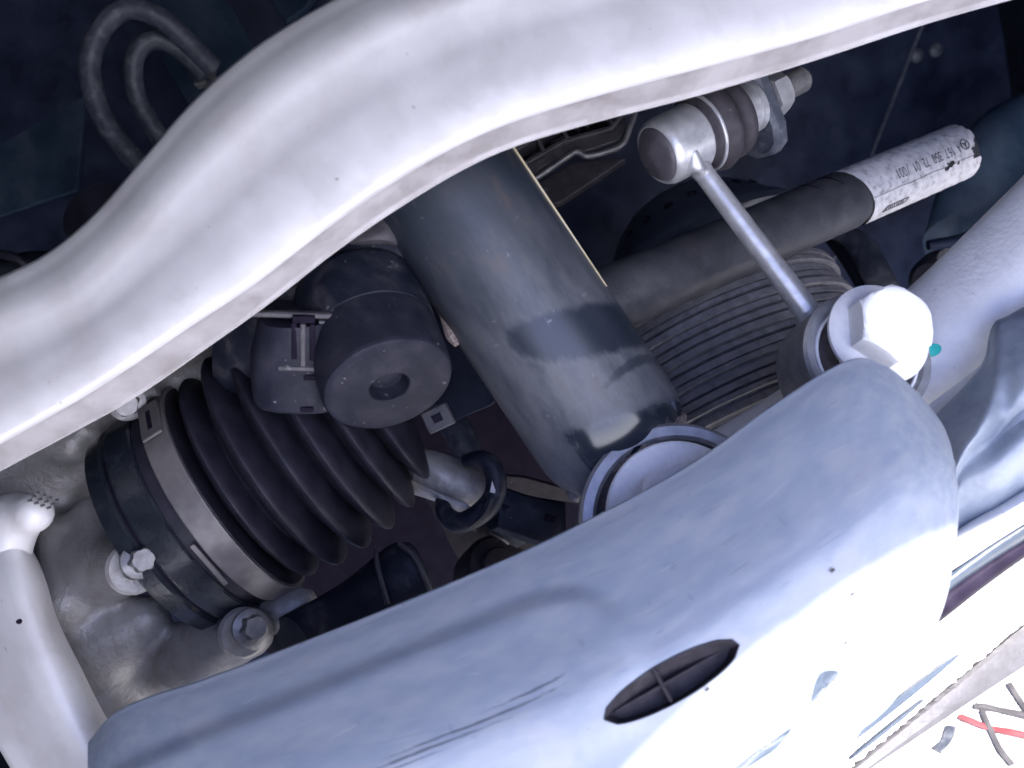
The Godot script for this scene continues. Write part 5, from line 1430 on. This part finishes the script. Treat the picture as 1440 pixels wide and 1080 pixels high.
class Geo:
	var t := PackedVector3Array()
	var uv := PackedVector2Array()

	func tri(a: Vector3, b: Vector3, c: Vector3, ua := Vector2.ZERO, ub := Vector2.ZERO, uc := Vector2.ZERO) -> void:
		if (b - a).cross(c - a).length_squared() < 1e-18:
			return
		t.append(a); t.append(b); t.append(c)
		uv.append(ua); uv.append(ub); uv.append(uc)

	func quad(a: Vector3, b: Vector3, c: Vector3, d: Vector3) -> void:
		tri(a, b, c)
		tri(a, c, d)

	func grid(rows: Array, wrap := false) -> void:
		var m: int = rows[0].size()
		var last := m if wrap else m - 1
		for i in rows.size() - 1:
			var p: PackedVector3Array = rows[i]
			var q: PackedVector3Array = rows[i + 1]
			var v0 := float(i) / (rows.size() - 1)
			var v1 := float(i + 1) / (rows.size() - 1)
			for j in last:
				var k := (j + 1) % m
				var u0 := float(j) / last
				var u1 := float(j + 1) / last
				tri(p[j], p[k], q[k], Vector2(u0, v0), Vector2(u1, v0), Vector2(u1, v1))
				tri(p[j], q[k], q[j], Vector2(u0, v0), Vector2(u1, v1), Vector2(u0, v1))

	func fan(row: PackedVector3Array) -> void:
		var c := Vector3.ZERO
		for p in row:
			c += p
		c /= row.size()
		for j in row.size():
			tri(c, row[j], row[(j + 1) % row.size()])

	func flip(from: int) -> void:
		for i in range(from, t.size(), 3):
			var a := t[i + 1]
			t[i + 1] = t[i + 2]
			t[i + 2] = a
			var b := uv[i + 1]
			uv[i + 1] = uv[i + 2]
			uv[i + 2] = b

	func outward(from: int) -> void:      # a closed shape: faces turned so that it holds a positive volume
		if from >= t.size():
			return
		var o := t[from]
		var vol := 0.0
		for i in range(from, t.size(), 3):
			vol += (t[i] - o).dot((t[i + 1] - o).cross(t[i + 2] - o))
		if vol < 0.0:
			flip(from)

	func facing(from: int, dir: Vector3) -> void:      # a sheet: faces turned towards dir
		var sum := 0.0
		for i in range(from, t.size(), 3):
			sum += (t[i + 1] - t[i]).cross(t[i + 2] - t[i]).dot(dir)
		if sum < 0.0:
			flip(from)

	func lathe(c: Vector3, axis: Vector3, prof: Array, segs := 40, from_angle := 0.0, squash := 1.0) -> void:
		var at := t.size()
		var z := axis.normalized()
		var x := z.cross(Vector3(0.31, 0.86, 0.41)).normalized()
		var y := z.cross(x)
		var rows := []
		for q in prof:
			var row := PackedVector3Array()
			for j in segs:
				var a := TAU * j / segs + from_angle
				row.append(c + z * q[0] + (x * cos(a) + y * sin(a) * squash) * q[1])
			rows.append(row)
		grid(rows, true)
		if prof[0][1] > 1e-5:
			fan(rows[0])
		if prof[-1][1] > 1e-5:
			var mark := t.size()
			fan(rows[-1])
			flip(mark)
		outward(at)

	func tube(path: PackedVector3Array, radii: Array, segs := 14, caps := true) -> void:
		var at := t.size()
		var n := path.size()
		var rows := []
		var x := Vector3.ZERO
		for i in n:
			var d := (path[mini(i + 1, n - 1)] - path[maxi(i - 1, 0)]).normalized()
			if i == 0:
				x = d.cross(Vector3(0.3, 0.9, 0.2)).normalized()
			x = (x - d * x.dot(d)).normalized()
			var y := d.cross(x)
			var r: float = radii[0] if radii.size() == 1 else lerpf(radii[mini(int(float(i) / (n - 1) * (radii.size() - 1)), radii.size() - 2)], radii[mini(int(float(i) / (n - 1) * (radii.size() - 1)), radii.size() - 2) + 1], fmod(float(i) / (n - 1) * (radii.size() - 1), 1.0) if i < n - 1 else 1.0)
			var row := PackedVector3Array()
			for j in segs:
				var a := TAU * j / segs
				row.append(path[i] + (x * cos(a) + y * sin(a)) * r)
			rows.append(row)
		grid(rows, true)
		if caps:
			fan(rows[0])
			var mark := t.size()
			fan(rows[-1])
			flip(mark)
		outward(at)

	func box(c: Vector3, hx: Vector3, hy: Vector3, hz: Vector3, b := 0.0006) -> void:      # half axes, edges chamfered by b
		var at := t.size()
		var h := [hx, hy, hz]
		var v := func(sx: int, sy: int, sz: int, face: int) -> Vector3:
			var s := [sx, sy, sz]
			var p := c
			for k in 3:
				var l: float = h[k].length()
				p += h[k] / l * float(s[k]) * (l if k == face else l - b)
			return p
		for f in 3:
			for s in [-1, 1]:
				var q := []
				for w in [[-1, -1], [1, -1], [1, 1], [-1, 1]]:
					var e := [0, 0, 0]
					e[f] = s
					e[(f + 1) % 3] = w[0]
					e[(f + 2) % 3] = w[1]
					q.append(v.call(e[0], e[1], e[2], f))
				if s > 0:
					quad(q[0], q[1], q[2], q[3])
				else:
					quad(q[3], q[2], q[1], q[0])
		for f in 3:      # edges along axis f
			var g := (f + 1) % 3
			var k := (f + 2) % 3
			for sg in [-1, 1]:
				for sk in [-1, 1]:
					var e0 := [0, 0, 0]
					e0[g] = sg
					e0[k] = sk
					var e1 := e0.duplicate()
					e0[f] = -1
					e1[f] = 1
					var a: Vector3 = v.call(e0[0], e0[1], e0[2], g)
					var a2: Vector3 = v.call(e1[0], e1[1], e1[2], g)
					var d: Vector3 = v.call(e0[0], e0[1], e0[2], k)
					var d2: Vector3 = v.call(e1[0], e1[1], e1[2], k)
					var mark := t.size()
					quad(a, a2, d2, d)
					facing(mark, (a + d2) * 0.5 - c)
		for sx in [-1, 1]:
			for sy in [-1, 1]:
				for sz in [-1, 1]:
					var mark := t.size()
					tri(v.call(sx, sy, sz, 0), v.call(sx, sy, sz, 1), v.call(sx, sy, sz, 2))
					if t.size() > mark:
						facing(mark, t[mark] - c)
		outward(at)

	func plate(poly: PackedVector3Array, depth: Vector3, b := 0.0006) -> void:      # a flat outline given as points in one plane, made thick by depth, front edge chamfered by b
		var at := t.size()
		var n := depth.normalized()
		var x := (poly[1] - poly[0]).normalized()
		x = (x - n * x.dot(n)).normalized()
		var y := n.cross(x)
		var flat := PackedVector2Array()
		for p in poly:
			flat.append(Vector2((p - poly[0]).dot(x), (p - poly[0]).dot(y)))
		if Geometry2D.is_polygon_clockwise(flat):
			flat.reverse()
		var o := poly[0]
		var inset := PackedVector2Array()
		var m := flat.size()
		for i in m:
			var e0 := (flat[i] - flat[(i + m - 1) % m]).normalized()
			var e1 := (flat[(i + 1) % m] - flat[i]).normalized()
			var w := (Vector2(-e0.y, e0.x) + Vector2(-e1.y, e1.x))
			inset.append(flat[i] + w.normalized() * b / maxf(0.4, w.length() * 0.5))
		var rows := [PackedVector3Array(), PackedVector3Array(), PackedVector3Array(), PackedVector3Array()]
		for i in m:
			rows[0].append(o + x * inset[i].x + y * inset[i].y)
			rows[1].append(o + x * flat[i].x + y * flat[i].y + n * b)
			rows[2].append(o + x * flat[i].x + y * flat[i].y + depth - n * b)
			rows[3].append(o + x * inset[i].x + y * inset[i].y + depth)
		grid(rows, true)
		var ids := Geometry2D.triangulate_polygon(inset)
		for i in range(0, ids.size(), 3):
			var mark := t.size()
			tri(rows[0][ids[i]], rows[0][ids[i + 1]], rows[0][ids[i + 2]])
			facing(mark, -n)
			mark = t.size()
			tri(rows[3][ids[i]], rows[3][ids[i + 1]], rows[3][ids[i + 2]])
			facing(mark, n)
		# the sides, turned outward
		var mid := Vector3.ZERO
		for p in rows[1]:
			mid += p
		var vol := 0.0
		for i in range(at, t.size(), 3):
			vol += (t[i] - o).dot((t[i + 1] - o).cross(t[i + 2] - o))
		var side_end := at + m * 3 * 2 * 3
		var sum := 0.0
		for i in range(at, mini(side_end, t.size()), 3):
			sum += (t[i] - mid / m).dot((t[i + 1] - t[i]).cross(t[i + 2] - t[i]))
		if sum < 0.0:
			for i in range(at, mini(side_end, t.size()), 3):
				var a := t[i + 1]
				t[i + 1] = t[i + 2]
				t[i + 2] = a

	func loft(stations: Array, along := 6, across := 5, caps := true, bump = null) -> Array:      # closed sections joined by a smooth skin
		var at := t.size()
		var k: int = stations[0].size()
		var rails := []
		for j in k:
			var line := PackedVector3Array()
			for s in stations:
				line.append(s[j])
			rails.append(Geo.curve(line, along))
		var rows := []
		for i in rails[0].size():
			var ring := PackedVector3Array()
			for j in k:
				ring.append(rails[j][i])
			rows.append(Geo.ring_curve(ring, across))
		if bump != null:
			rows = bump.call(rows)
		grid(rows, true)
		if caps:
			fan(rows[0])
			var mark := t.size()
			fan(rows[-1])
			flip(mark)
		outward(at)
		return rows

	static func curve(p: PackedVector3Array, n: int) -> PackedVector3Array:
		var out := PackedVector3Array()
		for i in p.size() - 1:
			var a := p[i - 1] if i > 0 else p[0] * 2.0 - p[1]
			var d := p[i + 2] if i + 2 < p.size() else p[i + 1] * 2.0 - p[i]
			for s in n:
				out.append(p[i].cubic_interpolate(p[i + 1], a, d, float(s) / n))
		out.append(p[-1])
		return out

	static func ring_curve(p: PackedVector3Array, n: int) -> PackedVector3Array:
		var out := PackedVector3Array()
		var m := p.size()
		for i in m:
			for s in n:
				out.append(p[i].cubic_interpolate(p[(i + 1) % m], p[(i + m - 1) % m], p[(i + 2) % m], float(s) / n))
		return out

	func built(off: Vector3, degrees: float) -> ArrayMesh:      # corner normals averaged over the faces that meet there at less than that angle
		var ids := {}
		var lists: Array[PackedInt32Array] = []
		var corner := PackedInt32Array()
		corner.resize(t.size())
		var fn := PackedVector3Array()
		var fu := PackedVector3Array()
		for i in range(0, t.size(), 3):
			var c := (t[i + 1] - t[i]).cross(t[i + 2] - t[i])
			fn.append(c)
			fu.append(c.normalized())
		for i in t.size():
			var key := Vector3i((t[i] * 40000.0).round())
			var id: int = ids.get(key, -1)
			if id < 0:
				id = lists.size()
				ids[key] = id
				lists.append(PackedInt32Array())
			corner[i] = id
			lists[id].append(i / 3)
		var limit := cos(deg_to_rad(degrees))
		var v := PackedVector3Array()
		var nn := PackedVector3Array()
		var uu := PackedVector2Array()
		v.resize(t.size())
		nn.resize(t.size())
		uu.resize(t.size())
		for f in fn.size():
			for k in 3:
				var i: int = f * 3 + [0, 2, 1][k]
				var sum := Vector3.ZERO
				for g in lists[corner[i]]:
					if fu[g].dot(fu[f]) > limit:
						sum += fn[g]
				v[f * 3 + k] = t[i] - off
				nn[f * 3 + k] = sum.normalized()
				uu[f * 3 + k] = uv[i]
		var arrays := []
		arrays.resize(Mesh.ARRAY_MAX)
		arrays[Mesh.ARRAY_VERTEX] = v
		arrays[Mesh.ARRAY_NORMAL] = nn
		arrays[Mesh.ARRAY_TEX_UV] = uu
		var mesh := ArrayMesh.new()
		mesh.add_surface_from_arrays(Mesh.PRIMITIVE_TRIANGLES, arrays)
		return mesh


class Field:      # rounded metal: tapered rods and rounded blocks melted together, meshed as surface nets
	var rods := []
	var holes := []
	var soft := 0.008

	func rod(a: Vector3, b: Vector3, ra: float, rb: float) -> void:
		rods.append([a, b - a, 1.0 / maxf(1e-9, (b - a).length_squared()), ra, rb - ra])

	func hole(a: Vector3, b: Vector3, ra: float, rb: float) -> void:
		holes.append([a, b - a, 1.0 / maxf(1e-9, (b - a).length_squared()), ra, rb - ra])

	func at(p: Vector3) -> float:
		var d := 1.0
		for r in rods:
			var q: Vector3 = p - r[0]
			var h := clampf(q.dot(r[1]) * r[2], 0.0, 1.0)
			var e: float = (q - r[1] * h).length() - r[3] - r[4] * h
			var k := maxf(soft - absf(d - e), 0.0) / soft
			d = minf(d, e) - k * k * soft * 0.25
		for r in holes:
			var q: Vector3 = p - r[0]
			var h := clampf(q.dot(r[1]) * r[2], 0.0, 1.0)
			var e: float = -((q - r[1] * h).length() - r[3] - r[4] * h)
			var s := soft * 0.5
			var k := maxf(s - absf(d - e), 0.0) / s
			d = maxf(d, e) + k * k * s * 0.25
		return d

	func mesh_into(g: Geo, cell: float) -> void:
		var lo := Vector3.ONE * 1e9
		var hi := Vector3.ONE * -1e9
		for r in rods:
			for e in [[r[0], r[3]], [r[0] + r[1], r[3] + r[4]]]:
				lo = lo.min(e[0] - Vector3.ONE * (e[1] + cell * 2.0))
				hi = hi.max(e[0] + Vector3.ONE * (e[1] + cell * 2.0))
		var nb := Vector3i(((hi - lo) / (cell * 5.0)).ceil())
		var n := nb * 5 + Vector3i.ONE
		var val := PackedFloat32Array()
		val.resize(n.x * n.y * n.z)
		val.fill(1.0)
		var live := []
		var reach := cell * 5.0 * 0.87 + cell * 1.5
		for bz in nb.z:
			for by in nb.y:
				for bx in nb.x:
					var d := at(lo + (Vector3(bx, by, bz) * 5.0 + Vector3.ONE * 2.5) * cell)
					var near := absf(d) < reach
					if near:
						live.append(Vector3i(bx, by, bz))
					for z in 6:
						for y in 6:
							for x in 6:
								var i := (bx * 5 + x) + n.x * ((by * 5 + y) + n.y * (bz * 5 + z))
								if near:
									val[i] = at(lo + Vector3(bx * 5 + x, by * 5 + y, bz * 5 + z) * cell)
								elif val[i] == 1.0:
									val[i] = d
		var where := {}
		for b in live:
			for z in range(b.z * 5, b.z * 5 + 5):
				for y in range(b.y * 5, b.y * 5 + 5):
					for x in range(b.x * 5, b.x * 5 + 5):
						var sum := Vector3.ZERO
						var hits := 0
						var i0: int = x + n.x * (y + n.y * z)
						var c := PackedFloat32Array()
						var neg := 0
						for k in 8:
							var w := val[i0 + (k & 1) + n.x * (((k >> 1) & 1) + n.y * (k >> 2))]
							c.append(w)
							neg += int(w < 0.0)
						if neg == 0 or neg == 8:
							continue
						for e in [[0, 1], [2, 3], [4, 5], [6, 7], [0, 2], [1, 3], [4, 6], [5, 7], [0, 4], [1, 5], [2, 6], [3, 7]]:
							var p: float = c[e[0]]
							var q: float = c[e[1]]
							if (p < 0.0) != (q < 0.0):
								var s := p / (p - q)
								var a := Vector3(e[0] & 1, (e[0] >> 1) & 1, e[0] >> 2)
								var d := Vector3(e[1] & 1, (e[1] >> 1) & 1, e[1] >> 2)
								sum += a.lerp(d, s)
								hits += 1
						where[Vector3i(x, y, z)] = lo + (Vector3(x, y, z) + sum / hits) * cell
		var mark := g.t.size()
		for key in where:
			var i0: int = key.x + n.x * (key.y + n.y * key.z)
			var here := val[i0] < 0.0
			var steps := [1, n.x, n.x * n.y]
			for ax in 3:
				var far: int = i0 + steps[ax]
				if far >= val.size() or (val[far] < 0.0) == here:
					continue
				var u := Vector3i.ZERO
				var w := Vector3i.ZERO
				u[(ax + 1) % 3] = 1
				w[(ax + 2) % 3] = 1
				if where.has(key - u) and where.has(key - w) and where.has(key - u - w):
					if here:
						g.quad(where[key - u - w], where[key - w], where[key], where[key - u])
					else:
						g.quad(where[key - u - w], where[key - u], where[key], where[key - w])
		g.outward(mark)


# ---------------------------------------------------------------- things, parts

func numbered(called: String) -> String:
	var n: int = taken.get(called, 0)
	taken[called] = n + 1
	return called if n == 0 else "%s_%03d" % [called, n]

func thing(called: String, label: String, category: String, at: Vector3, group := "") -> Node3D:
	var o := Node3D.new()
	o.name = numbered(called)
	o.position = at
	add_child(o, true)
	o.set_meta("label", label)
	o.set_meta("category", category)
	if group:
		o.set_meta("group", group)
	return o

func put(called: String, g: Geo, m: Material, parent: Node3D, smooth := 40.0, label := "") -> MeshInstance3D:
	var off := Vector3.ZERO
	var up: Node = parent
	while up is Node3D and up != self:
		off += up.position
		up = up.get_parent()
	var o := MeshInstance3D.new()
	o.mesh = g.built(off, smooth)
	o.material_override = m
	o.name = called
	parent.add_child(o, true)
	if label:
		o.set_meta("label", label)
	return o

func curve(pts: Array, n := 8) -> PackedVector3Array:
	return Geo.curve(PackedVector3Array(pts), n)

func hex_head(g: Geo, c: Vector3, axis: Vector3, toward: Vector3, apothem: float, h: float, lobes := 0) -> void:
	var at := g.t.size()
	var z := axis.normalized()
	var x := (toward - z * toward.dot(z)).normalized()
	var y := z.cross(x)
	var rows := []
	for q in [[0.0, 9.0], [h * 0.8, 9.0], [h * 0.88, 1.1], [h * 0.95, 1.04], [h, 0.95], [h * 1.0, 0.8]]:
		var row := PackedVector3Array()
		for j in 48:
			var a := TAU * j / 48.0
			var r := apothem / cos(fposmod(a, PI / 3.0) - PI / 6.0)
			if lobes:
				r = apothem * (1.0 + 0.13 * cos(a * lobes))
			r = minf(r, apothem * q[1])
			row.append(c + z * q[0] + (x * cos(a) + y * sin(a)) * r)
		rows.append(row)
	g.grid(rows, true)
	g.fan(rows[0])
	var mark := g.t.size()
	g.fan(rows[-1])
	g.flip(mark)
	g.outward(at)

func ring(c: Vector3, axis: Vector3, r0: float, r1: float, h: float, b := 0.001, segs := 56) -> Geo:      # a flat-ended ring with eased edges, from c along axis
	var g := Geo.new()
	var z := axis.normalized()
	var x := z.cross(Vector3(0.31, 0.86, 0.41)).normalized()
	var y := z.cross(x)
	var rows := []
	for q in [[0.0, r0 + b], [0.0, r1 - b], [b, r1], [h - b, r1], [h, r1 - b], [h, r0 + b], [h - b, r0], [b, r0], [0.0, r0 + b]]:
		var row := PackedVector3Array()
		for j in segs:
			var a := TAU * j / segs
			row.append(c + z * q[0] + (x * cos(a) + y * sin(a)) * q[1])
		rows.append(row)
	g.grid(rows, true)
	g.outward(0)
	return g

# ---------------------------------------------------------------- materials

func grad(stops: Array) -> Gradient:      # [offset, linear colour] pairs
	var r := Gradient.new()
	var o := PackedFloat32Array()
	var c := PackedColorArray()
	for s in stops:
		o.append(s[0])
		c.append(s[1].linear_to_srgb())
	r.offsets = o
	r.colors = c
	return r

func noise_tex(kind: String, freq: float, octaves: int, n_seed: int, size := 512, ramp: Gradient = null, as_normal := false, bump := 4.0) -> NoiseTexture2D:
	var n := FastNoiseLite.new()
	n.seed = n_seed
	n.noise_type = FastNoiseLite.TYPE_CELLULAR if kind == "cell" else FastNoiseLite.TYPE_SIMPLEX_SMOOTH
	n.frequency = freq
	n.fractal_octaves = octaves
	n.fractal_gain = 0.55
	if kind == "warp":
		n.domain_warp_enabled = true
		n.domain_warp_amplitude = 40.0
		n.domain_warp_frequency = 0.01
	var t := NoiseTexture2D.new()
	t.width = size
	t.height = size
	t.seamless = true
	t.noise = n
	if ramp:
		t.color_ramp = ramp
	if as_normal:
		t.as_normal_map = true
		t.bump_strength = bump
	return t

func specks(n_seed: int, count: int, r_min: float, r_max: float, c: Color, size := 512, alpha := 0.8, stains := 0) -> ImageTexture:      # small ragged flecks on a clear ground
	var im := Image.create(size, size, false, Image.FORMAT_RGBA8)
	var s := c.linear_to_srgb()
	im.fill(Color(s.r, s.g, s.b, 0.0))
	var rng := RandomNumberGenerator.new()
	rng.seed = n_seed
	for i in count + stains:
		var cx := rng.randf() * size
		var cy := rng.randf() * size
		var r := lerpf(r_min, r_max, pow(rng.randf(), 4.0)) if i >= stains else rng.randf_range(4.0, 16.0)
		var turn := rng.randf() * TAU
		var long := 1.0 + rng.randf() * 0.9
		var a0 := alpha * rng.randf_range(0.4, 1.0) if i >= stains else rng.randf_range(0.04, 0.13)
		var w := int(ceil(r * long)) + 2
		for dy in range(-w, w + 1):
			for dx in range(-w, w + 1):
				var q := Vector2(dx, dy).rotated(turn)
				q.x /= long
				var wob := 1.0 + 0.18 * sin(atan2(q.y, q.x) * 2.0 + i) + 0.12 * sin(atan2(q.y, q.x) * 5.0 + i * 2.0) + 0.10 * sin(atan2(q.y, q.x) * 9.0 + i * 3.0)
				var a := clampf((r * wob - q.length()) * 0.9 + 0.5, 0.0, 1.0) * a0
				if a > 0.0:
					var px := posmod(int(cx) + dx, size)
					var py := posmod(int(cy) + dy, size)
					if im.get_pixel(px, py).a < a:
						im.set_pixel(px, py, Color(s.r, s.g, s.b, a))
	return ImageTexture.create_from_image(im)

func surface(stops: Array, rough: float, metal: float, scale := 8.0, freq := 0.012, n_seed := 1, bump := 0.0, bump_tex: Texture2D = null, bump_scale := 1.0, fleck: Texture2D = null, fleck_scale := 8.0) -> StandardMaterial3D:
	var m := StandardMaterial3D.new()
	m.albedo_texture = noise_tex("warp", freq, 5, n_seed, 512, grad(stops))
	m.roughness = rough
	m.metallic = metal
	m.metallic_specular = 0.5
	m.uv1_triplanar = true
	m.uv1_scale = Vector3.ONE * scale
	m.uv1_triplanar_sharpness = 4.0
	if bump_tex:
		m.normal_enabled = true
		m.normal_texture = bump_tex
		m.normal_scale = bump
	if fleck:
		m.detail_enabled = true
		m.detail_albedo = fleck
		m.detail_blend_mode = BaseMaterial3D.BLEND_MODE_MIX
		m.detail_uv_layer = BaseMaterial3D.DETAIL_UV_2
		m.uv2_triplanar = true
		m.uv2_scale = Vector3.ONE * fleck_scale
		m.uv2_triplanar_sharpness = 4.0
	return m
